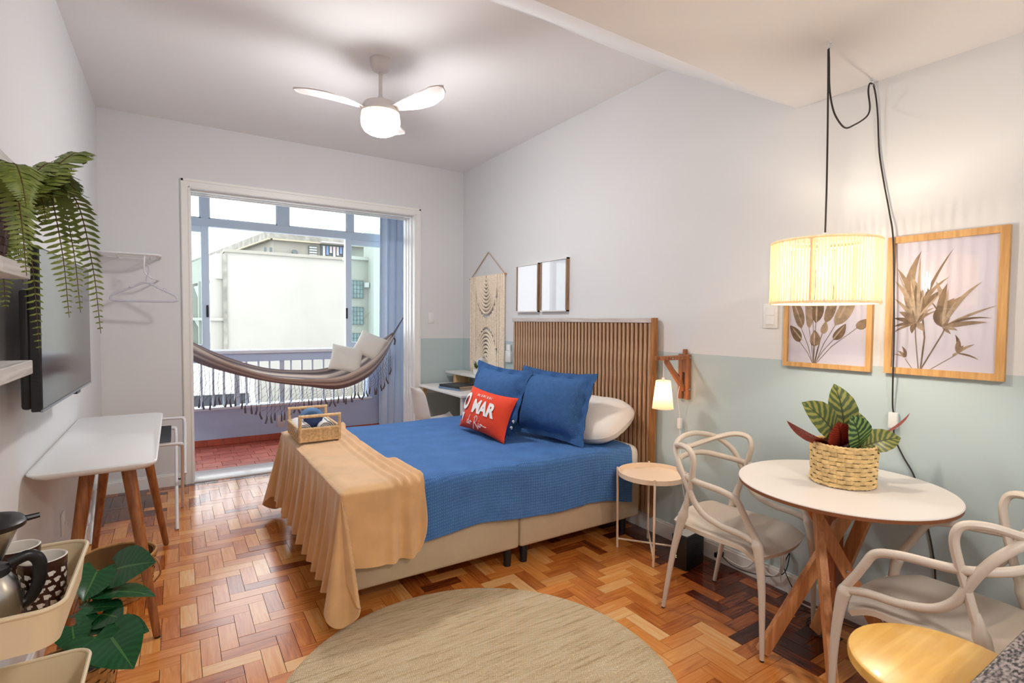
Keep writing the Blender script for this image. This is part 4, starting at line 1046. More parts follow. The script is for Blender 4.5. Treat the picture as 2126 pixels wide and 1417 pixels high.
def leaf(name, mt, parent, base, tip, nrm, width, bend=.12, fold=.12, prof=((0, .02), (.1, .45), (.3, .9), (.5, 1.0), (.7, .86), (.87, .5), (.96, .18), (1, .01)), n=14, notch=0.0, twist=0.0, wave=0.0):
    M_, L_ = frame(base, tip, nrm); mb = MB(); px = [p[0] for p in prof]; pw = [p[1] for p in prof]; nu = n; nv = 8
    uvs = []
    def fn(a, b):
        s = b*2-1; w = lerpm(px, pw, a)*width/2
        y = a*L_; 
        if notch: y -= notch*L_*abs(s)**1.3*max(0, 1-a*3.2)
        z = bend*L_*(4*a*(1-a))*1.0+fold*abs(s)*w-fold*.4*w*s*s+wave*width*math.sin(a*16+s*2)*abs(s)
        x = s*w; ang = twist*a
        x, z = x*math.cos(ang)-z*math.sin(ang), x*math.sin(ang)+z*math.cos(ang)
        uvs.append((s, a)); return M_ @ V(x, y, z)
    mb.grid(fn, nu, nv); mb.f = [tuple(reversed(f)) for f in mb.f]; o = mb.build(name, mt, parent, ang=80, recalc=False)
    at = o.data.attributes.new('leafuv', 'FLOAT_VECTOR', 'POINT')
    for i, (s, a) in enumerate(uvs): at.data[i].vector = (s, a*2.2, 0)
    return o
def woven_pot(m, cx, cy, z0, z1, r0, r1, na, nz, t=.004):
    for j in range(nz):
        for i in range(na):
            za, zb = z0+(z1-z0)*j/nz, z0+(z1-z0)*(j+1)/nz; ra = r0+(r1-r0)*j/nz; rb = r0+(r1-r0)*(j+1)/nz
            k = (i+j) % 2; ov = .10 if k else -.08; hh = t if k else t*.25
            pts = []
            for f_, h_ in ((0-ov, 0), (.25, hh), (.75, hh), (1+ov, 0)):
                a = 2*PI*(i+f_+.13*math.sin(j*2.1))/na
                for z, r_, e in ((za, ra, .06), (zb, rb, -.06)):
                    pts.append(V(cx+(r_+h_)*math.cos(a), cy+(r_+h_)*math.sin(a), z+(zb-za)*e*(1 if k else 0)))
            m._add(pts, [(0, 2, 3, 1), (2, 4, 5, 3), (4, 6, 7, 5)])

def pot_lining(parent, cx, cy, z0, z1, r0, r1, mt='straw_shadow'):
    MB().lathe([(r0*.985, z0), (r1*.985, z1), (r1*.93, z1), (r0*.9, z0+.01), (0, z0+.01)], (cx, cy, 0), 40).build('lining', mt, parent)
def braid(m, cx, cy, z, r, rr, n=44):
    for ph in (0, PI):
        m.tube([V(cx+(r+rr*.5*math.cos(11*a+ph))*math.cos(a), cy+(r+rr*.5*math.cos(11*a+ph))*math.sin(a), z+rr*.6*math.sin(22*a+ph)) for a in [2*PI*i/n/2 for i in range(n*2)]], rr, 6, closed=True)
KX, KY, KZ = 2.470, 1.140, TZ
pp = thing('potted_calathea', 'striped green and red leafed plant in a straw basket on the round table', 'plant', (KX, KY, KZ))
m = MB(); woven_pot(m, KX, KY, KZ+.004, KZ+.172, .118, .124, 26, 9, .008); m.build('basket', 'straw', pp, smooth=False); pot_lining(pp, KX, KY, KZ+.004, KZ+.172, .118, .124)
for zz_ in (KZ+.174, KZ+.010):
    m = MB(); braid(m, KX, KY, zz_, .121, .0055); m.build('braided_rim', 'straw', pp)
MB().lathe([(.112, KZ+.160), (0, KZ+.165)], (KX, KY, 0), 24).build('soil', 'soil', pp)
# leaf base, tip, facing normal (camera side is -x,-y), width
rt = V(.842, -.54, 0); fw = V(.54, .842, 0)
def K(r, f, z): return V(KX, KY, KZ)+rt*r+fw*f+V(0, 0, z)
calo = ((.01, .02, .19), (-.015, .05, .405), V(-.5, -.8, .25), .105, 'calathea'), ((-.035, .0, .20), (-.185, -.02, .340), V(-.45, -.75, .5), .110, 'calathea'), ((.03, -.05, .165), (-.035, -.10, .300), V(-.5, -.85, .35), .100, 'calathea_green'), ((.05, -.04, .165), (.165, -.09, .215), V(-.3, -.7, .75), .085, 'calathea'), ((.05, .02, .19), (.275, .02, .295), V(.25, -.55, -.8), .050, 'calathea_red'), ((.03, .0, .16), (.075, -.03, .26), V(-.5, -.8, .1), .09, 'calathea_red'), ((-.03, -.02, .16), (-.06, -.05, .265), V(-.5, -.8, .1), .10, 'calathea_red'), ((-.04, .0, .165), (-.215, .03, .255), V(.2, -.6, -.7), .045, 'calathea_red'), ((.06, .04, .17), (.10, .08, .29), V(-.5, -.6, .5), .09, 'calathea')
for b_, t_, n_, w_, mt_ in calo: leaf('leaf', mt_, pp, K(*b_), K(*t_).lerp(K(*b_), -.12), n_, w_*1.32, bend=.10, fold=.25)
for b_, t_, n_, w_, mt_ in calo: MB().tube([K(b_[0]*.3, b_[1]*.3, .15), K(*b_)], .0028, 6).build('stem', 'calathea_red', pp)

# ---- framed botanical prints
mat('paper_lilac', (222, 218, 232), .6, vary=.02, vscale=2); mat('paper_white', (232, 234, 240), .55)
mat('sepia', (122, 98, 76), .7, vary=.25, vscale=40); mat('sepia_mid', (150, 126, 102), .7, vary=.25, vscale=40); mat('sepia_pale', (172, 150, 126), .7, vary=.25, vscale=40); mat('sepia_light', (186, 166, 144), .7, vary=.25, vscale=40)
LEAFN = [0, None]
def flat_leaf(m, base, tip, w, x, bend=0.0, n=9):
    LEAFN[0] += 1; k3 = LEAFN[0]; x -= .00004*(k3 % 30)
    if LEAFN[1] is not None and k3 % 3 != LEAFN[1]: return
    b, t = V(0, *base), V(0, *tip); d_ = t-b; L_ = d_.length; d_.normalize(); p = V(0, -d_.z, d_.y)
    L1, R1 = [], []
    for i in range(n+1):
        a = i/n; c = b+d_*(a*L_)+p*(bend*L_*4*a*(1-a)); ww = w/2*(math.sin(PI*min(1, a**.75))**.8)+.0006*(1-a); L1.append(c+p*ww); R1.append(c-p*ww)
    k = len(m.v)
    m.v += [V(x, q.y, q.z) for q in L1+R1]
    for i in range(n): m.f.append((k+i, k+i+1, k+n+2+i, k+n+1+i)); m.col.append(None)
def picture(label, y0, y1, z0, z1, fw_, x0, glazed=True, paper='paper_lilac', fmat='frame_oak', art=None):
    fr = thing('picture_frame', label, 'picture', (XR, (y0+y1)/2, z0))
    for n_, a in (('frame_side', (y0, y0+fw_, z0, z1)), ('frame_side', (y1-fw_, y1, z0, z1)), ('frame_rail', (y0+fw_, y1-fw_, z0, z0+fw_)), ('frame_rail', (y0+fw_, y1-fw_, z1-fw_, z1))):
        MB().box(x0, XR-.0005, *a).build(n_, fmat, fr, smooth=False)
    pr2 = MB().box(x0+.012, XR-.002, y0+fw_, y1-fw_, z0+fw_, z1-fw_).build('print', paper, fr, smooth=False)
    if art:
        for i, (mt_, fn) in enumerate(art):
            m = MB(); rs = rnd.getstate() if i == 0 else rs; rnd.setstate(rs); LEAFN[0] = 0; LEAFN[1] = i if i < 3 else None; fn(m, x0+.0118-.0013*(i == 3)); m.build('printed_plant', mt_, pr2, smooth=False, recalc=False)
    if glazed: MB().box(x0+.005, x0+.008, y0+fw_, y1-fw_, z0+fw_, z1-fw_).build('glazing', 'frame_glass', fr, smooth=False)
    return fr
def art_big(m, x):   # y runs right to left in the photo: left edge is y=1.15, right edge y=.72
    Y0, Y1, Z0, Z1 = 1.122, .740, 1.295, 1.885
    P = lambda a, b: (Y0+(Y1-Y0)*a, Z0+(Z1-Z0)*b)
    def st(pts, w): m.tube([V(x, *P(*p)) for p in pts], w, 4, flat=.05, up=V(1, 0, 0))
    st([(.30, .0), (.33, .25), (.30, .42)], .0035); st([(.30, .0), (.50, .28), (.56, .40)], .003); st([(.28, .0), (.24, .25), (.23, .36)], .002); st([(.38, .0), (.62, .12), (.66, .16)], .0015); st([(.22, .0), (.14, .08)], .0015)
    for b_, tips in (((.24, .36), ((.27, .92, .040), (.16, .74, .03), (.58, .92, .012), (.02, .80, .028), (.0, .70, .022), (.50, .62, .026), (.55, .71, .018), (.0, .56, .016), (.0, .40, .02), (.36, .44, .026), (.42, .48, .012), (.0, .33, .015), (.46, .46, .008), (.30, .62, .05), (.22, .66, .045), (.06, .45, .03), (.32, .30, .025), (.20, .28, .02), (.0, .28, .01))),
                     ((.50, .33), ((.42, .68, .028), (.53, .66, .03), (.60, .55, .05), (.84, .66, .018), (.50, .52, .045), (.66, .56, .03), (.98, .49, .010), (.94, .40, .009), (.90, .37, .018), (.64, .31, .015), (.36, .54, .008), (.58, .28, .012), (.45, .42, .02))),
                     ((.65, .14), ((.62, .28, .014), (.66, .25, .014), (.80, .21, .010), (.84, .10, .007), (.70, .20, .016), (.60, .12, .01))),
                     ((.14, .09), ((.10, .18, .012), (.06, .14, .012), (.0, .11, .006), (.12, .12, .014)))):
        for tx, tz, w in tips: flat_leaf(m, P(*b_), P(tx, tz), w*1.05, x, rnd.uniform(.03, .12)*(1 if tx < b_[0] else -1))
def art_big2(m, x):
    Y0, Y1, Z0, Z1 = 1.122, .740, 1.295, 1.885; P = lambda a, b: (Y0+(Y1-Y0)*a, Z0+(Z1-Z0)*b)
    for b_, t_, w in (((.25, .40), (.26, .88), .012), ((.24, .38), (.17, .70), .010), ((.5, .35), (.54, .62), .012), ((.25, .40), (.03, .77), .008), ((.25, .4), (.48, .60), .009), ((.5, .35), (.62, .53), .012), ((.24, .36), (.30, .58), .014)): flat_leaf(m, P(*b_), P(*t_), w, x)
picture('large oak-framed print of a branching leafy plant, rightmost on the wall', .716, 1.151, 1.270, 1.911, .030, XR-.024, art=[('sepia', art_big), ('sepia_mid', art_big), ('sepia_pale', art_big), ('sepia_light', art_big2)])
def art_small(m, x):
    Y0, Y1, Z0, Z1 = 1.625, 1.232, 1.292, 1.88; P = lambda a, b: (Y0+(Y1-Y0)*a, Z0+(Z1-Z0)*b)
    for t_, w, l_ in (((.02, .62), .055, .5), ((.22, .62), .04, .5), ((.38, .66), .06, .55), ((.60, .66), .05, .55), ((.85, .68), .07, .5), ((.02, .34), .05, .55), ((.36, .30), .055, .5), ((.50, .38), .035, .7), ((.75, .36), .045, .6), ((1.0, .40), .045, .8), ((.7, .88), .06, .55), ((.3, .9), .06, .55)):
        b_ = (.36+.05*(t_[0]-.4), .0); mid = (b_[0]+(t_[0]-b_[0])*l_, b_[1]+(t_[1]-b_[1])*l_)
        m.tube([V(x, *P(*b_)), V(x, *P(b_[0]+(mid[0]-b_[0])*.4, mid[1]*.5)), V(x, *P(*mid))], .0016, 4, flat=.05, up=V(1, 0, 0)); flat_leaf(m, P(*mid), P(*t_), w, x, .05)
def art_small2(m, x):
    Y0, Y1, Z0, Z1 = 1.625, 1.232, 1.292, 1.88; P = lambda a, b: (Y0+(Y1-Y0)*a, Z0+(Z1-Z0)*b)
    for b_, t_ in (((.38, .36), (.38, .63)), ((.64, .36), (.83, .66)), ((.2, .33), (.04, .60)), ((.2, .2), (.04, .33)), ((.36, .16), (.36, .29)), ((.6, .22), (.74, .35))): flat_leaf(m, P(*b_), P(*t_), .008, x)
picture('oak-framed print of broad banana leaves partly behind the pendant shade', 1.208, 1.648, 1.268, 1.905, .024, XR-.024, art=[('sepia', art_small), ('sepia_mid', art_small), ('sepia_pale', art_small), ('sepia_light', art_small2)])
mat('frame_white', (226, 222, 222), .5); wood('frame_side_wood', (170, 140, 110), (140, 110, 84), 'z', .5)
mat('paper_bright', (236, 240, 246), .35)
for lab, y0, y1, z0, z1 in (('small frame with a pale blank print above the headboard, left of the pair', 3.998, 4.362, 1.590, 2.048), ('small frame with a pale blank print above the headboard, right of the pair', 3.572, 3.958, 1.592, 2.058)):
    fr = thing('picture_frame', lab, 'picture', (XR, (y0+y1)/2, z0))
    X0 = XR-.036
    for a in ((y0, y0+.012, z0, z1), (y1-.012, y1, z0, z1)): MB().box(X0, XR-.0005, *a).build('frame_side', 'frame_side_wood', fr, smooth=False)
    for a in ((y0, y1, z0, z0+.012), (y0, y1, z1-.012, z1)): MB().box(X0-.0006, XR-.0005, *a).build('frame_rail', 'frame_white', fr, smooth=False)
    MB().box(X0+.010, XR-.002, y0+.012, y1-.012, z0+.012, z1-.012).build('print', 'paper_bright', fr, smooth=False)
    MB().box(X0+.004, X0+.007, y0+.012, y1-.012, z0+.012, z1-.012).build('glazing', 'frame_glass', fr, smooth=False)

# ---- cord wall hanging
mat('cotton_cord', (246, 230, 208), .9, vary=.14, vscale=60, bump=.3, bscale=220)
mat('jute_cord', (188, 160, 132), .9)
mc = thing('macrame_hanging', 'cream cord wall hanging with arched rows in the corner', 'wall hanging', (XR, 4.98, .96))
MX = XR-.018; C0, ZT, ZB2 = 4.975, 1.985, .965
MB().cyl((MX, 4.585, 1.992), (MX, 5.365, 1.978), .008, .008, 10).build('rod', 'frame_oak', mc)
MB().tube([(MX, 5.335, 1.985), (XR-.006, 4.967, 2.248), (MX, 4.615, 1.998)], .005, 6).build('hanging_cord', 'jute_cord', mc)
R0 = .238; step = .034; m = MB()
def cordline(pts, r=.0148): m.tube(pts, r, 6, flat=1.0)
y = .0
for i in range(14):
    r_ = R0+.012+i*step
    if r_ > .355: break
    for s in (1, -1): cordline(cat([V(MX, C0+s*r_, ZT+.012), V(MX+.006*math.sin(i), C0+s*(r_+.004*math.sin(i*2)), 1.5), V(MX, C0+s*r_, ZB2+rnd.uniform(-.02, .02))], 4))
UA, UB = .44, .46         # depths of the two nested bows
for i in range(1, 18):
    r_ = i*step*.64+.004
    if r_ > R0: break
    hU = UA*r_/R0; cordline([V(MX-.003, C0-r_*math.cos(t_), ZT+.012-hU*math.sin(t_)**.9) for t_ in [PI*k/20 for k in range(21)]])
    hA = UB*r_/R0; cordline([V(MX-.003, C0-r_*math.cos(t_), ZB2+hA*math.sin(t_)**.9) for t_ in [PI*k/20 for k in range(21)]])
for i in range(-7, 8):
    yy = i*step
    if abs(yy) > R0-.01: continue
    q_ = math.sqrt(max(0, 1-(yy/R0)**2)); cordline([V(MX, C0+yy, ZT-UA*q_-.012), V(MX, C0+yy*1.02, (ZT+ZB2)/2), V(MX, C0+yy, ZB2+UB*q_+.012)])
m.build('cords', 'cotton_cord', mc, recalc=False)
m = MB()
for i in range(40): yy = 4.625+i*.0182; m.cyl((MX, yy, ZB2+.02), (MX+.004, yy+rnd.uniform(-.006, .006), ZB2-.07-rnd.random()*.03), .006, .003, 5)
m.build('fringe', 'cotton_cord', mc, recalc=False)

# ---- wall fittings
ac = thing('wall_remote', 'white remote control in a holder beside the headboard', 'remote', (XR, 4.52, 1.09))
MB().rbox(XR-.028, XR-.0005, 4.475, 4.575, 1.085, 1.20, .004).build('holder', 'white_plastic', ac); MB().rbox(XR-.024, XR-.006, 4.49, 4.56, 1.10, 1.265, .006).build('body', 'white_plastic', ac)
mat('key_grey', (176, 180, 186), .5)
for j in range(5):
    for i in range(3): MB().box(XR-.0255, XR-.0235, 4.50+i*.018, 4.511+i*.018, 1.115+j*.020, 1.125+j*.020).build('key', 'key_grey', ac, smooth=False)
def plate(name, label, cat_, x0, x1, y0, y1, z0, z1, axis, keys):
    p = thing(name, label, cat_, ((x0+x1)/2, (y0+y1)/2, z0))
    MB().rbox(x0, x1, y0, y1, z0, z1, .002, 2).build('plate', 'white_plastic', p)
    for (a, b, c, d) in keys:
        if axis == 'x': MB().rbox(x0-.004, x0+.001, y0+(y1-y0)*a, y0+(y1-y0)*b, z0+(z1-z0)*c, z0+(z1-z0)*d, .0015, 1).build('rocker', 'gloss_white', p)
        elif axis == 'X': MB().rbox(x1-.001, x1+.003, y0+(y1-y0)*a, y0+(y1-y0)*b, z0+(z1-z0)*c, z0+(z1-z0)*d, .0015, 1).build('rocker', 'gloss_white', p)
        else: MB().rbox(x0+(x1-x0)*a, x0+(x1-x0)*b, y0-.004, y0+.001, z0+(z1-z0)*c, z0+(z1-z0)*d, .0015, 1).build('rocker', 'gloss_white', p)
    return p
plate('light_switch', 'white double light switch left of the banana-leaf print', 'switch', XR-.009, XR-.0005, 1.694, 1.780, 1.474, 1.614, 'x', [(.2, .8, .52, .85), (.2, .8, .15, .48)])
plate('light_switch', 'white light switch on the wall right of the balcony doorway', 'switch', 2.430, 2.500, YB-.009, YB-.0005, 1.472, 1.592, 'y', [(.3, .7, .55, .85), (.3, .7, .15, .45)])
plate('wall_socket', 'white wall socket low on the balcony parapet', 'socket', 1.06, 1.15, YO-.009, YO-.0005, .15, .30, 'y', [(.35, .65, .4, .6)])
plate('wall_socket', 'white wall socket low on the left wall under the console table', 'socket', XL+.0005, XL+.009, 3.62, 3.70, .33, .45, 'X', [(.3, .7, .4, .6)])

# ---- desk corner
mat('desk_white', (228, 226, 224), .4); wood('desk_pine', (226, 190, 138), (204, 164, 110), 'z', .5)
dk = thing('desk', 'narrow white desk with pine legs in the far corner', 'desk', (2.56, 4.98, 0))
MB().rbox(2.285, 2.858, 4.45, 5.50, .765, .79, .003, 1).build('desk_top', 'desk_white', dk, smooth=False)
for x, y in ((2.31, 4.475), (2.31, 5.43), (2.80, 4.475), (2.80, 5.43)):
    MB().rbox(x, x+.045, y, y+.05, 0, .765, .003, 1).build('leg', 'desk_white' if y < 5 else 'desk_pine', dk, smooth=False)
MB().box(2.32, 2.84, 5.45, 5.46, .69, .765).build('apron', 'desk_white', dk, smooth=False)
MB().rbox(2.62, 2.855, 4.56, 5.50, .905, .925, .002, 1).build('raised_shelf', 'desk_white', dk, smooth=False)
for y in (4.62, 5.32): MB().rbox(2.66, 2.84, y, y+.06, .79, .905, .003, 1).build('shelf_support', 'desk_pine', dk, smooth=False)
# books and laptop
mat('binder_black', (34, 34, 38), .5); mat('binder_blue', (108, 134, 168), .5); mat('paper_edge', (196, 170, 140), .8)
def book(label, x0, x1, y0, y1, z0, z1, cm, rz):
    R = Matrix.Translation(V((x0+x1)/2, (y0+y1)/2, 0)) @ Matrix.Rotation(rz, 4, 'Z') @ Matrix.Translation(V(-(x0+x1)/2, -(y0+y1)/2, 0))
    b = thing('ring_binder', label, 'binder', ((x0+x1)/2, (y0+y1)/2, z0))
    MB().box(x0, x1, y0, y1, z0, z0+.002, R).box(x0, x1, y0, y1, z1-.002, z1, R).box(x0, x0+.002, y0, y1, z0, z1, R).build('cover', cm, b, smooth=False)
    MB().box(x0+.003, x1-.006, y0+.004, y1-.004, z0+.002, z1-.002, R).build('pages', 'paper_edge', b, smooth=False)
book('blue-edged binder lying flat on the desk, lower of two', 2.37, 2.62, 4.76, 5.10, .791, .812, 'binder_blue', .25)
book('black binder lying on top of the blue-edged one', 2.375, 2.63, 4.76, 5.10, .8125, .834, 'binder_black', .20)
# small plant and desk lamp on the raised shelf
sp_ = thing('desk_plant', 'tiny green plant in a white pot on the desk shelf', 'plant', (2.74, 4.985, .925))
MB().lathe([(0, .926), (.030, .926), (.038, .985), (.034, .985), (.030, .97), (0, .97)], (2.74, 4.985, 0), 20).build('pot', 'white_plastic', sp_)
mat('fresh_green', (104, 138, 62), .5)
for i in range(40):
    a = rnd.random()*2*PI; e = rnd.uniform(.3, 1.4); b_ = V(2.74, 4.985, .985); t_ = b_+V(math.cos(a)*math.cos(e), math.sin(a)*math.cos(e), math.sin(e))*rnd.uniform(.05, .10)
    leaf('leaf', 'fresh_green', sp_, b_, t_, (0, 0, 1) if e < 1.2 else (1, 0, 0), .022, n=4)
dl = thing('desk_lamp', 'small white desk lamp with a cone shade on the desk shelf', 'lamp', (2.74, 4.80, .925))
MB().lathe([(0, .926), (.055, .926), (.055, .934), (.012, .94), (0, .94)], (2.74, 4.80, 0), 24).build('base', 'white_plastic', dl)
MB().tube(cat([(2.74, 4.80, .935), (2.735, 4.79, 1.04), (2.73, 4.77, 1.14), (2.72, 4.75, 1.155), (2.71, 4.735, 1.13)], 6), .0045, 8).build('arm', 'white_plastic', dl)
Rl = Matrix.Translation(V(2.70, 4.77, 1.085)) @ Matrix.Rotation(math.radians(62), 4, 'X') @ Matrix.Rotation(math.radians(-20), 4, 'Y')
MB().lathe([(.018, .075), (.022, .05), (.060, -.05)], (0, 0, 0), 28, Rl).solid(.002).build('shade', 'white_plastic', dl)
# shell chair at the desk
mat('shell_white', (232, 228, 224), .35)
sh = thing('shell_chair', 'white moulded shell chair pulled up to the desk', 'chair', (2.20, 4.95, 0), 0)
def shell(u, v):
    s = v*2-1
    prof_ = [(.46, .455), (.40, .435), (.22, .425), (.06, .445), (-.005, .52), (-.035, .64), (-.065, .76), (-.095, .835)]
    i = u*(len(prof_)-1); k = min(int(i), len(prof_)-2); f_ = i-k; x = prof_[k][0]*(1-f_)+prof_[k+1][0]*f_; z = prof_[k][1]*(1-f_)+prof_[k+1][1]*f_
    w = lerpm([0, .3, .55, .8, .95, 1], [.205, .225, .215, .19, .15, .10], u)
    up_ = .05*s*s*(1-u)*1.2; fwd_ = .055*s*s*u
    return V(2.06+x*.95+fwd_, 4.93+s*w, z+up_)
MB().grid(shell, 28, 16).solid(.008).build('shell', 'shell_white', sh, ang=70)
for x, y in ((2.10, 4.77), (2.10, 5.09), (2.44, 4.77), (2.44, 5.09)): MB().tube([(x+(x-2.27)*.25, y+(y-4.93)*.25, 0), (2.27+(x-2.27)*.5, 4.93+(y-4.93)*.6, .43)], [.012, .017], 10).build('leg', 'desk_pine', sh)
# ================================================================== LEFT SIDE OF THE ROOM
# ---- wall shelves
wood('washed_wood', (214, 212, 210), (176, 172, 168), 'y', .6)
for lab, z in (('lowest whitewashed wall shelf at the left edge', 1.345), ('middle whitewashed wall shelf holding the fern basket', 1.603), ('top whitewashed wall shelf above the fern', 1.848)):
    s = thing('wall_shelf', lab, 'shelf', (XL, 1.4, z), group='whitewashed shelves on the left wall')
    MB().rbox(XL+.0005, -.332, .55, 1.925, z, z+.038, .002, 1).build('board', 'washed_wood', s, smooth=False)
    for y in (.8, 1.7): MB().box(XL+.0005, XL+.16, y, y+.025, z-.006, z).build('bracket', 'dark_metal', s, smooth=False)

# ---- television
mat('tv_screen', (30, 31, 35), .12, spec=.6); mat('tv_bezel', (22, 22, 26), .35); mat('tv_trim', (150, 156, 168), .3, metal=.7)
tvp0, tvp1 = V(-.402, 2.458, 0), V(-.374, 3.478, 0); td = (tvp1-tvp0).normalized(); tn = V(td.y, -td.x, 0)
TM = Matrix((td, tn, V(0, 0, 1))).transposed().to_4x4(); TM.translation = tvp0
tv = thing('television', 'flat black television on the left wall behind the fern', 'television', (-.42, 2.97, 1.16))
TLn = (tvp1-tvp0).length
MB().rbox(0, TLn, -.030, 0, 1.165, 1.752, .003, 1, TM).build('bezel', 'tv_bezel', tv, smooth=False)
MB().box(.008, TLn-.008, 0, .0012, 1.176, 1.744, TM).build('screen', 'tv_screen', tv, smooth=False)
MB().box(0, TLn, -.004, .0022, 1.163, 1.172, TM).build('lower_trim', 'tv_trim', tv, smooth=False)
MB().rbox(.02, TLn-.02, -.062, -.03, 1.17, 1.60, .012, 2, TM).build('back_cover', 'tv_bezel', tv)
MB().box(.62, .70, -.02, .004, 1.153, 1.165, TM).build('logo_tab', 'tv_bezel', tv, smooth=False)
MB().bar(TM @ V(.5, -.055, 1.45), (XL+.003, 3.05, 1.45), .12, .14).build('wall_mount', 'dark_metal', tv, smooth=False)
for k in range(7): MB().box(-.001, .002, -.028, -.008, 1.26+.014*k, 1.266+.014*k, TM).build('port', 'black_plastic', tv, smooth=False)

# ---- fern in a dark basket on the middle shelf
leaf_mat('fern_green', (108, 126, 52), (132, 148, 66), .45, 1.0, back=(122, 138, 74), dark=(120, 112, 56))
mat('fern_stem', (92, 70, 36), .6); mat('dark_wicker', (70, 46, 38), .7, vary=.3, vscale=60)
GX, GY, GZ = -.425, 1.80, 1.641
fp = thing('potted_fern', 'trailing fern in a dark wicker pot on the middle wall shelf', 'plant', (GX, GY, GZ))
m = MB(); woven_pot(m, GX, GY, GZ, GZ+.15, .065, .082, 22, 8, .004); m.build('basket', 'dark_wicker', fp, smooth=False); pot_lining(fp, GX, GY, GZ, GZ+.15, .065, .082, 'dark_wicker')
def frond(pts, wmax, up=V(0, 0, 1), np_=48, droop=.25):
    P = cat(pts, 10); n = len(P); m = MB(); stem = MB().tube(P, [.0030*(1-.75*i/n) for i in range(n)], 5)
    uvs = []
    for k in range(3, np_):
        a = k/np_; i = a*(n-1); i0 = min(int(i), n-2); c = P[i0].lerp(P[i0+1], i-i0); t = (P[i0+1]-P[i0]).normalized()
        side = t.cross(up)
        if side.length < .2: side = t.cross(V(.6, -.8, .1))
        side.normalize(); nn = side.cross(t)
        L_ = wmax*lerpm([0, .12, .35, .6, .85, 1], [.5, .8, 1, .9, .5, .12], a)*rnd.uniform(.9, 1.08); w = max(.005, .25*L_)
        for s in (1, -1):
            d_ = (side*s+t*.38-nn*droop*rnd.uniform(.5, 1.3)).normalized(); q = d_.cross(nn).normalized()
            b0 = c; tip = c+d_*L_; mid = c+d_*L_*.45+nn*.006
            k0 = len(m.v); m.v += [b0-q*w*.22, b0+q*w*.22, mid-q*w*.5, mid+q*w*.5, c+d_*L_*.8-q*w*.32, c+d_*L_*.8+q*w*.32, tip]
            fs = [(k0, k0+1, k0+3, k0+2), (k0+2, k0+3, k0+5, k0+4), (k0+4, k0+5, k0+6)]
            m.f += fs; m.col += [None]*3
    o = m.build('frond', 'fern_green', fp, recalc=False, ang=80); stem.build('stem', 'fern_stem', o, recalc=False)
    at = o.data.attributes.new('leafuv', 'FLOAT_VECTOR', 'POINT')
    for i in range(len(o.data.vertices)): at.data[i].vector = (.5, rnd.random()*.2, 0)
b0 = V(GX, GY, GZ+.15)
FR = [ ((-.215, 1.98, 1.950), .10, .0), ((-.235, 2.02, 1.860), .075, .09), ((-.25, 1.93, 1.835), .055, .10), ((-.275, 1.90, 1.815), .05, .08),
       ((-.196, 2.07, 1.452), .085, .10), ((-.262, 2.00, 1.500), .090, .12), ((-.238, 2.02, 1.515), .075, .14), ((-.335, 2.03, 1.396), .070, .06), ((-.365, 2.02, 1.600), .095, .10), ((-.395, 1.98, 1.52), .10, .04), ((-.40, 2.03, 1.645), .10, .10),
       ((-.375, 1.92, 1.68), .075, .10), ((-.345, 1.88, 1.64), .075, .12), ((-.30, 1.95, 1.76), .07, .13), ((-.26, 1.98, 1.905), .09, .05), ((-.30, 1.70, 1.60), .09, .10), ((-.28, 1.60, 1.75), .09, .10)]
for tip, w, lift in FR:
    t = Vector(tip); h = t-b0; c1 = b0+V(h.x*.45, h.y*.30, .022+lift*.1); c2 = b0+V(h.x*.78, h.y*.70, max(0, h.z)*.75+.022+lift*.42)
    c3 = b0+V(h.x*.93, h.y*.93, h.z*.5+(.03+lift)*.35)
    if h.z > 0: c3 = b0+V(h.x*.93, h.y*.93, h.z*1.03+.02)
    frond([b0-V(0, 0, .04), c1, c2, c3, t], w*.66)

# ---- corner clothes rack with a hanger
ck = thing('clothes_rack', 'white wire clothes rack high in the left corner', 'rack', (-.30, YB-.15, 1.95))
ry0, ry1, rx0, rx1, rz_ = YB-.006, YB-.30, -.50, -.105, 2.025
MB().tube(cat([(rx0, ry0, rz_), (rx0, ry1+.05, rz_), (rx0+.05, ry1, rz_), (rx1-.06, ry1, rz_), (rx1, ry1+.05, rz_), (rx1, ry0, rz_)], 4), .0095, 10).build('front_tube', 'white_powder', ck)
for k in range(9): 
    y = ry1+.03+k*.030; MB().tube([(rx0, y, rz_-.006), (rx1, y, rz_-.006)], .0028, 6).build('wire', 'white_powder', ck)
for x in (rx0+.1, rx1-.07): MB().tube([(x, ry0, rz_-.01), (x, ry1, rz_-.01)], .005, 6).build('support', 'white_powder', ck)
MB().tube(cat([(-.205, ry1+.01, rz_-.008), (-.210, ry1+.012, 1.93), (-.205, ry1+.03, 1.875), (-.16, ry1+.06, 1.835), (-.13, ry1+.14, 1.83), (-.12, ry0, 1.83)], 6), .0065, 8).build('hanging_rail', 'white_powder', ck)
for x in (rx0+.05, rx1-.02): MB().cyl((x, YB-.004, rz_), (x, YB-.0005, rz_), .016, .016, 14).build('wall_rose', 'white_powder', ck)
hg = thing('coat_hanger', 'clear white plastic coat hanger hooked on the clothes rack', 'hanger', (-.21, ry1+.02, 1.62))
mat('clear_plastic', (226, 226, 236), .2, trans=.35)
hx, hy = -.200, ry1+.035
MB().tube(cat([(hx-.012, hy, 1.905), (hx-.018, hy, 1.93), (hx, hy, 1.945), (hx+.02, hy, 1.925), (hx+.016, hy, 1.87), (hx+.004, hy, 1.835), (hx, hy, 1.79)], 6), .0045, 8).build('hook', 'clear_plastic', hg)
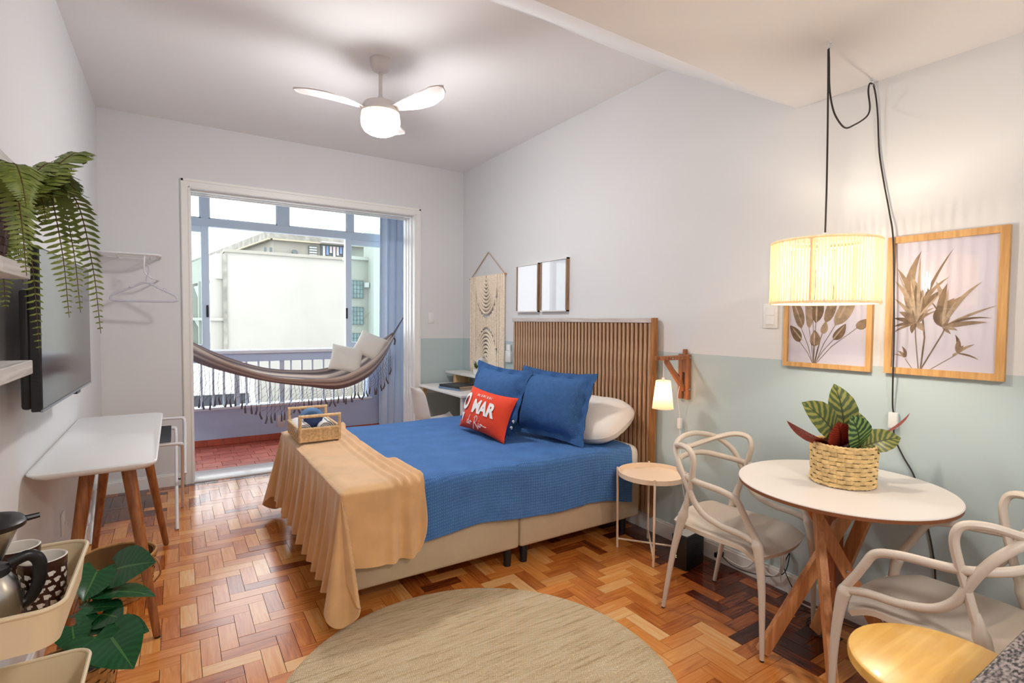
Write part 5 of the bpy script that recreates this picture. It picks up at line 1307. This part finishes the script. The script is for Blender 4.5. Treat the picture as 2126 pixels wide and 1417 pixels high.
MB().tube(cat([(hx, hy, 1.795), (hx+.10, hy-.01, 1.745), (hx+.195, hy-.02, 1.695), (hx+.215, hy-.022, 1.665), (hx+.195, hy-.02, 1.645), (hx, hy, 1.640), (hx-.215, hy+.02, 1.645), (hx-.238, hy+.022, 1.667), (hx-.215, hy+.02, 1.695), (hx-.10, hy+.01, 1.75)], 6, True), .0085, 8, closed=True).build('body', 'clear_plastic', hg)
for s in (.12, -.12): MB().tube(cat([(hx+s, hy, 1.745-.0), (hx+s+.01, hy, 1.758), (hx+s+.02, hy, 1.742)], 4), .003, 6).build('notch', 'clear_plastic', hg)

# ---- console table with splayed wooden legs
wood('teak_leg', (176, 112, 62), (128, 72, 34), 'z', .4)
CZ = .865
cs = thing('console_table', 'white topped console table on four splayed wooden legs under the television', 'table', (-.29, 3.53, 0))
def rounded_rect(x0, x1, y0, y1, r, n=8):
    P = []
    for cx, cy, a0 in ((x1-r, y1-r, 0), (x0+r, y1-r, 90), (x0+r, y0+r, 180), (x1-r, y0+r, 270)):
        for i in range(n+1): a = math.radians(a0+90*i/n); P.append((cx+r*math.cos(a), cy+r*math.sin(a)))
    return P
rx0_, rx1_, ry0_, ry1_ = XL+.008, -.078, 2.80, 4.27
m = MB(); prev = None
for ins, z in ((.022, CZ-.032), (.006, CZ-.018), (0, CZ-.010), (0, CZ-.004), (.004, CZ)):
    P = rounded_rect(rx0_+ins, rx1_-ins, ry0_+ins, ry1_-ins, .055); k = m._add([V(x, y, z) for x, y in P], [])
    n_ = len(P)
    if prev is not None:
        for i in range(n_): m.f.append((prev+i, prev+(i+1) % n_, k+(i+1) % n_, k+i)); m.col.append(None)
    else: m.f.append(tuple(reversed(range(k, k+n_)))); m.col.append(None)
    prev = k
m.f.append(tuple(range(prev, prev+n_))); m.col.append(None)
m.build('table_top', 'gloss_white', cs)
for (x, y), (xt, yt) in (((-.091, 2.932), (-.205, 3.08)), ((-.071, 4.124), (-.19, 3.98)), ((-.455, 4.20), (-.345, 3.98)), ((-.445, 2.95), (-.345, 3.08))):
    MB().tube([(x, y, .008), (xt, yt, CZ-.030)], [.017, .030], 16).build('leg', 'teak_leg', cs); MB().cyl((x, y, 0), (x, y, .009), .013, .013, 12).build('glide', 'black_plastic', cs)

# ---- folding luggage rack
mat('strap_black', (34, 36, 44), .8)
lg = thing('luggage_rack', 'folding white tube luggage rack with black straps beyond the console table', 'rack', (-.23, 4.63, 0))
def uframe(yf, yt, zt, xa, xb, nm):
    P = [(xb, yf, .004), (xb, yf+(yt-yf)*.5, zt*.5), (xb, yt-(yt-yf)*.05, zt*.95), (xb-.012, yt-.002, zt*.985), (xb-.04, yt, zt), (xa+.04, yt, zt), (xa+.012, yt-.002, zt*.985), (xa, yt-(yt-yf)*.05, zt*.95), (xa, yf+(yt-yf)*.5, zt*.5), (xa, yf, .004)]
    MB().tube([p for p in cat(P, 5)], .0115, 10).build(nm, 'white_powder', lg)
uframe(4.371, 4.945, .632, -.490, -.008, 'frame_tube'); uframe(4.888, 4.305, .630, -.505, .030, 'frame_tube')
MB().tube(cat([(.048, 4.66, .325), (.052, 4.85, .53), (.055, 4.98, .66), (.043, 5.005, .690), (.01, 5.01, .697), (-.44, 5.01, .697), (-.48, 5.005, .69), (-.49, 4.98, .66), (-.49, 4.85, .53), (-.49, 4.66, .325)], 5), .0105, 10).build('guard_tube', 'white_powder', lg)
for x in (-.42, -.25, -.075): 
    def sf(a, b, x=x): return V(x+.075*(b-.5), 4.295+a*.66, .648-.03*math.sin(PI*a)-.006*math.cos(a*PI*4)*0)
    MB().grid(sf, 14, 2).solid(.003).build('strap', 'strap_black', lg, ang=80)
for x in (-.5, .012): MB().cyl((x-.012, 4.64, .295), (x+.03, 4.64, .295), .006, .006, 10).build('pivot', 'dark_metal', lg)

# ---- trolley with coffee things
mat('trolley_cream', (226, 208, 172), .45, vary=.02, vscale=4)
TX0, TX1, TY0, TY1 = -.512, -.205, 1.400, 1.805
ty = thing('utility_trolley', 'cream metal trolley with deep trays in the near left corner', 'trolley', (-.36, 1.60, 0))
def tray(z1, dep):
    m = MB(); ring = []
    for ins, z in ((.030, z1-dep), (.012, z1-dep+.006), (.004, z1-.02), (0, z1)):
        P = rounded_rect(TX0+ins, TX1-ins, TY0+ins, TY1-ins, .045, 7); k = m._add([V(x, y, z) for x, y in P], []); n_ = len(P)
        if ring: 
            for i in range(n_): m.f.append((ring[-1]+i, ring[-1]+(i+1) % n_, k+(i+1) % n_, k+i)); m.col.append(None)
        ring.append(k)
    m.solid(.0025); t = m.build('tray', 'trolley_cream', ty, ang=60)
    MB().tube([V(x, y, z1) for x, y in rounded_rect(TX0, TX1, TY0, TY1, .045, 7)], .005, 8, closed=True).build('rim', 'trolley_cream', t)
    g = MB()
    for i in range(15):
        x = TX0+.035+i*(TX1-TX0-.07)/14
        g.tube([V(x+(.008 if (k % 2) else -.008), TY0+.03+k*(TY1-TY0-.06)/24, z1-dep+.002) for k in range(25)], .0013, 4)
    g.build('mesh_base', 'trolley_cream', t, recalc=False)
for z in (.900, .600, .300): tray(z, .092)
for x in (TX0-.002, TX1+.002):
    for y in (TY0+.14, TY1-.14): pass
for y in (TY0+.232,):
    MB().tube(cat([(TX0-.004, y-.1, .06), (TX0-.004, y-.1, .93), (TX0-.004, y+.1, .93), (TX0-.004, y+.1, .06)], 1), .008, 8).build('upright', 'trolley_cream', ty)
for x in (TX0+.05, TX1-.05):
    for y in (TY0+.06, TY1-.06): MB().cyl((x-.01, y, .028), (x+.01, y, .028), .027, .027, 16).build('castor', 'black_plastic', ty)
# mugs printed with little cups
def mug_print():
    m = bpy.data.materials.new('mug_print'); m.use_nodes = True; N, L = nodes(m); b = N['Principled BSDF']; b.inputs['Roughness'].default_value = .25
    b.inputs['Base Color'].default_value = lin(62, 34, 26); MATS['mug_print'] = m
mug_print(); mat('mug_white', (232, 226, 216), .25)
def mug(label, x, y, z, r, h, seed):
    g = thing('mug', label, 'mug', (x, y, z), group='brown patterned mugs on the trolley')
    m = MB().lathe([(0, z+.001), (r*.86, z+.001), (r*.90, z+.004), (r, z+h)], (x, y, 0), 40); m.build('body', 'mug_print', g)
    MB().lathe([(r, z+h), (r-.002, z+h+.002), (r-.005, z+h), (r*.90-.005, z+.012), (0, z+.010)], (x, y, 0), 40).build('inside', 'mug_white', g)
    rr = random.Random(seed); mm = MB()
    for j in range(5):
        for i in range(12):
            a = 2*PI*(i+.5*(j % 2)+rr.uniform(-.1, .1))/12; zc = z+.014+(h-.030)*(j+.3)/5; s = .0065
            rad = lambda zz: r*(.90+.10*(zz-z-.004)/(h-.004))+.0006
            def pt(du, dz, t=rr.uniform(-.3, .3)):
                u = du*math.cos(t)-dz*math.sin(t); w = du*math.sin(t)+dz*math.cos(t); aa = a+u*s/r; zz = min(zc+w*s, z+h-.001); return V(x+rad(zz)*math.cos(aa), y+rad(zz)*math.sin(aa), zz)
            mm._add([pt(-1, .8), pt(1, .8), pt(.6, -.9), pt(-.6, -.9)], [(0, 1, 2, 3)]); mm._add([pt(1, .5), pt(1.5, .3), pt(1.3, -.3), pt(.8, -.4)], [(0, 1, 2, 3)])
    mm.build('cup_pattern', 'mug_white', g, smooth=False, recalc=False)
    MB().tube(cat([(x-r*.55, y+r*.75, z+h*.8), (x-r*.8, y+r*1.35, z+h*.72), (x-r*.8, y+r*1.35, z+h*.35), (x-r*.5, y+r*.75, z+h*.22)], 5), .006, 8).build('handle', 'mug_print', g)
mug('brown mug printed with small cups, nearer of the two on the trolley', -.272, 1.628, .8145, .0455, .118, 3)
mug('brown mug printed with small cups, half hidden behind the nearer one', -.338, 1.735, .8145, .0455, .118, 4)
# coffee jug with drip cone
mat('brushed_steel', (196, 194, 190), .28, metal=1.0)
JX, JY, JZ = -.350, 1.545, .8145
jg = thing('coffee_jug', 'steel coffee jug with a black handle topped by a drip cone', 'jug', (JX, JY, JZ))
MB().lathe([(0, JZ+.001), (.050, JZ+.001), (.056, JZ+.012), (.056, JZ+.07), (.050, JZ+.105), (.038, JZ+.125), (.034, JZ+.132), (0, JZ+.132)], (JX, JY, 0), 36).build('body', 'brushed_steel', jg)
MB().lathe([(.036, JZ+.124), (.040, JZ+.130), (.038, JZ+.142), (.02, JZ+.150), (0, JZ+.150)], (JX, JY, 0), 28).build('lid', 'black_plastic', jg)
MB().tube(cat([(JX+.034, JY+.012, JZ+.142), (JX+.066, JY+.022, JZ+.150), (JX+.082, JY+.027, JZ+.128), (JX+.080, JY+.026, JZ+.085), (JX+.064, JY+.022, JZ+.05), (JX+.052, JY+.016, JZ+.045)], 6), .0085, 10, flat=1.5).build('handle', 'black_plastic', jg)
dc = thing('drip_cone', 'steel pour-over cone with a black rim standing on the coffee jug', 'filter', (JX, JY, JZ+.15))
MB().lathe([(.020, JZ+.151), (.026, JZ+.158), (.056, JZ+.232), (.053, JZ+.232), (.022, JZ+.158)], (JX, JY, 0), 36).build('cone', 'brushed_steel', dc)
MB().lathe([(.050, JZ+.228), (.066, JZ+.230), (.068, JZ+.240), (.060, JZ+.247), (.03, JZ+.250), (0, JZ+.250)], (JX, JY, 0), 36).build('lid', 'black_plastic', dc)
MB().tube([(JX+.062, JY+.01, JZ+.238), (JX+.086, JY+.016, JZ+.240)], [.007, .006], 8).build('tab', 'black_plastic', dc)

# ---- low basket under the console and the big-leafed plant
mat('seagrass', (188, 140, 84), .8, vary=.25, vscale=40)
bt = thing('floor_basket', 'shallow open seagrass basket on the floor under the console table', 'basket', (-.285, 3.50, 0))
m = MB(); woven_pot(m, -.285, 3.50, .002, .215, .150, .178, 30, 9, .007); m.build('body', 'seagrass', bt, smooth=False); pot_lining(bt, -.285, 3.50, .002, .215, .150, .178)
m = MB().tube([V(-.285+.178*math.cos(2*PI*i/60), 3.50+.178*math.sin(2*PI*i/60), .217+.002*math.sin(i)) for i in range(60)], .007, 7, closed=True); m.build('rim', 'seagrass', bt)
MB().tube(cat([(-.118, 3.45, .05), (-.088, 3.43, .10), (-.095, 3.41, .17), (-.115, 3.42, .20)], 5), .005, 7).build('handle', 'seagrass', bt)
leaf_mat('philodendron', (24, 76, 42), (30, 88, 48), .24, 1.2, back=(34, 84, 46), dark=(70, 120, 60))
mat('stalk_green', (52, 82, 34), .5)
QX, QY = -.335, 2.44
ph = thing('potted_philodendron', 'big dark-leafed green plant in a straw pot behind the trolley', 'plant', (QX, QY, 0))
m = MB(); woven_pot(m, QX, QY, .002, .245, .105, .128, 24, 10, .006); m.build('basket', 'seagrass', ph, smooth=False); pot_lining(ph, QX, QY, .002, .245, .105, .128)
MB().lathe([(.118, .225), (0, .232)], (QX, QY, 0), 20).build('soil', 'soil', ph)
heart = ((0, .55), (.06, .85), (.18, 1.0), (.35, .98), (.55, .80), (.75, .52), (.9, .22), (1, .01))
def ray_pt(u, v, d):           # real place of a leaf along a sight line, at depth d in metres
    return CAM+(cf+cr2*((u-1063)/FPX)-cu2*((v-708.5)/FPX))*d
PL = [ # attach, tip, their depths, normal, width
  ((243, 1180), (324, 1166), 1.97, 1.95, (.10, -.75, .65), .155), ((212, 1192), (252, 1216), 1.98, 1.92, (.0, -.5, .9), .11), ((202, 1184), (172, 1248), 1.92, 1.85, (.1, -.8, .5), .12), ((214, 1232), (324, 1238), 1.92, 1.82, (.05, -.25, 1), .10), ((185, 1222), (222, 1216), 2.0, 1.96, (0, -.45, .9), .08),
  ((170, 1268), (252, 1258), 1.86, 1.84, (0, -.3, 1), .08), ((206, 1276), (176, 1322), 1.84, 1.78, (.1, -.85, .5), .125), ((212, 1274), (256, 1284), 1.84, 1.80, (.1, -.75, .6), .11), ((232, 1312), (310, 1310), 1.80, 1.78, (.1, -.6, .75), .115), ((226, 1316), (278, 1388), 1.76, 1.70, (.15, -.85, .45), .165), ((196, 1322), (206, 1388), 1.74, 1.70, (.05, -.9, .45), .14), ((150, 1300), (158, 1356), 1.78, 1.74, (.05, -.9, .45), .10), ((225, 1205), (205, 1262), 1.98, 1.92, (.0, -.9, .4), .10)]
for a, t, xa, xt, nn, w in PL:
    A, T = ray_pt(*a, xa), ray_pt(*t, xt)
    leaf('leaf', 'philodendron', ph, A, T, nn, w, bend=.05, fold=.14, prof=heart, n=16, notch=.24)
    c0 = V(QX, QY, .23); MB().tube(cat([c0, c0.lerp(A, .5)+V(0, 0, .05), A], 6), .0035, 6).build('stalk', 'stalk_green', ph)
# ================================================================== ON THE BALCONY
# ---- curtain gathered at the right
mat('curtain_blue', (218, 232, 250), .9)
def cfn(a, b):
    x = 2.335+.55*a+(.03*(1-b) if a < .2 else 0)-.05*(1-b)*(1-a); ph = a*2*PI*5.2
    return V(x+.012*math.sin(ph*2), 6.93+.045*math.sin(ph)*(.7+.3*(1-b))+.012*math.sin(ph*.5+b*2), .03+3.1*b)
cu_o = tag(MB().grid(cfn, 110, 20).solid(.003).build('curtain', 'curtain_blue', ang=80), 'pale blue curtain gathered at the right end of the balcony windows', 'curtain')

# ---- hammock
def stripe_mat():
    m = bpy.data.materials.new('hammock_cloth'); m.use_nodes = True; N, L = nodes(m); b = N['Principled BSDF']; b.inputs['Roughness'].default_value = .9
    at = N.new('ShaderNodeAttribute'); at.attribute_name = 'leafuv'; sp = N.new('ShaderNodeSeparateXYZ'); L.new(at.outputs['Vector'], sp.inputs[0])
    n = N.new('ShaderNodeTexNoise'); n.noise_dimensions = '1D'; n.inputs['Scale'].default_value = 9; n.inputs['Detail'].default_value = 3; L.new(sp.outputs[1], n.inputs['W'])
    r = N.new('ShaderNodeValToRGB'); e = r.color_ramp.elements; e[0].position = .34; e[0].color = lin(92, 84, 90); e[1].position = .66; e[1].color = lin(232, 216, 200)
    q = e.new(.5); q.color = lin(152, 136, 134); L.new(n.outputs['Fac'], r.inputs[0]); L.new(r.outputs[0], b.inputs['Base Color']); MATS['hammock_cloth'] = m
stripe_mat(); mat('hammock_cord', (92, 84, 90), .85)
hm = thing('hammock', 'grey striped fringed hammock slung across the balcony', 'hammock', (1.2, 6.3, .75))
hxs = [-.34, -.15, .13, .47, .87, 1.25, 1.58, 1.90, 2.12, 2.28]
top_ = [1.60, 1.45, 1.25, 1.055, .905, .865, .890, 1.04, 1.20, 1.335]
bot_ = [1.56, 1.33, 1.085, .94, .822, .752, .700, .80, 1.02, 1.29]
wid_ = [.03, .10, .20, .27, .31, .33, .33, .28, .16, .035]
def smooth_at(ys, x):
    P = cat([V(a, 0, b) for a, b in zip(hxs, ys)], 12)
    for p, q in zip(P, P[1:]):
        if p.x <= x <= q.x: return p.z+(q.z-p.z)*(x-p.x)/max(1e-6, q.x-p.x)
    return ys[0] if x < hxs[0] else ys[-1]
huv = []
def hfn(a, b):
    x = hxs[0]+(hxs[-1]-hxs[0])*a; zt, zb, w = smooth_at(top_, x), smooth_at(bot_, x), smooth_at(wid_, x)
    s = b*2-1; t = PI*.5*s
    y = 6.28+w*math.sin(t)*(1+.15*abs(s)); z = zb+(zt-zb)*(1-math.cos(t))**1.0+(.10 if s > 0 else 0)*s*s*.35*(1-abs(a-.5))+.008*math.sin(b*60+a*9)*(.3+abs(a-.5))
    huv.append((a, b)); return V(x, y, z)
o = MB().grid(hfn, 90, 44).build('sling', 'hammock_cloth', hm, ang=80, recalc=False)
at = o.data.attributes.new('leafuv', 'FLOAT_VECTOR', 'POINT')
for i, (a, b) in enumerate(huv): at.data[i].vector = (a, b, 0)
md_ = o.modifiers.new('thickness', 'SOLIDIFY'); md_.thickness = .004
for i in range(9):
    s = (i-4)/4; MB().tube(cat([(2.27, 6.28+.03*s, 1.30+.02*abs(s)), (2.34, 6.30+.015*s, 1.42), (2.44, 6.34, 1.555)], 5), .005, 6).build('end_cord', 'hammock_cord', hm)
MB().tube([(2.44, 6.34, 1.55), (2.90, 6.42, 2.05), (3.048, 6.45, 2.2)], .010, 8).build('hanging_rope', 'hammock_cord', hm)
MB().tube([(-.335, 6.28, 1.58), (-.349, 6.28, 1.62)], .012, 8).build('hanging_rope', 'hammock_cord', hm)
for k in range(2): MB().tube(cat([(2.26, 6.26, 1.30), (2.285, 6.245, 1.26), (2.275, 6.24, 1.20)], 4), .010, 6).build('knot', 'hammock_cord', hm) if k else None
# fringe: knotted net with tassels hanging from the near edge
net = MB(); tas = MB(); HXs = [.14+.047*i for i in range(45)]
def near(x): return smooth_at(bot_, x)+.02
def foot(x): return lerpm([.1, .45, .62, .84, 1.0, 1.17, 1.6, 1.94, 2.12, 2.26], [.66, .70, .62, .47, .52, .60, .63, .70, .74, 1.05], x)
YN = 6.0
for i, x in enumerate(HXs):
    za, zb = near(x), foot(x)+.02*math.sin(i*1.7); w = smooth_at(wid_, x); yy = 6.28-w*.6
    net.tube([(x, yy, za), (x+.02*math.sin(i), yy-.03, (za+zb)/2), (x+.01*math.sin(i*2.3), yy-.03, zb)], .0018, 4)
    if i < len(HXs)-1:
        x2 = HXs[i+1]; zb2 = foot(x2)+.02*math.sin((i+1)*1.7); y2 = 6.28-smooth_at(wid_, x2)*.6
        for k in (.35, .6, .8, 1.0): net.tube([(x, yy-.03, za+(zb-za)*k), (x2, y2-.03, near(x2)+(zb2-near(x2))*(k-.18))], .0016, 4)
    tas.tube([(x+.01*math.sin(i*2.3), yy-.03, zb), (x+.012*math.sin(i*2.3), yy-.03, zb-.035), (x+.014*math.sin(i*3.1), yy-.03, zb-.085)], [.004, .0085, .010], 6)
stuff(net.build('fringe_net', 'hammock_cord', hm, recalc=False)); stuff(tas.build('fringe_tassels', 'hammock_cord', hm, recalc=False))
pillow('hammock_cushion', 'cream_cotton', 'cream square cushion in the hammock, left of two', .36, .34, .13, (1.69, 6.25, 1.045), math.radians(265), math.radians(32), math.radians(14), seed=11, pinch=.05)
pillow('hammock_cushion', 'cream_cotton', 'cream square cushion in the hammock, right of two', .34, .34, .12, (2.00, 6.33, 1.19), math.radians(262), math.radians(32), math.radians(28), seed=17, pinch=.05)
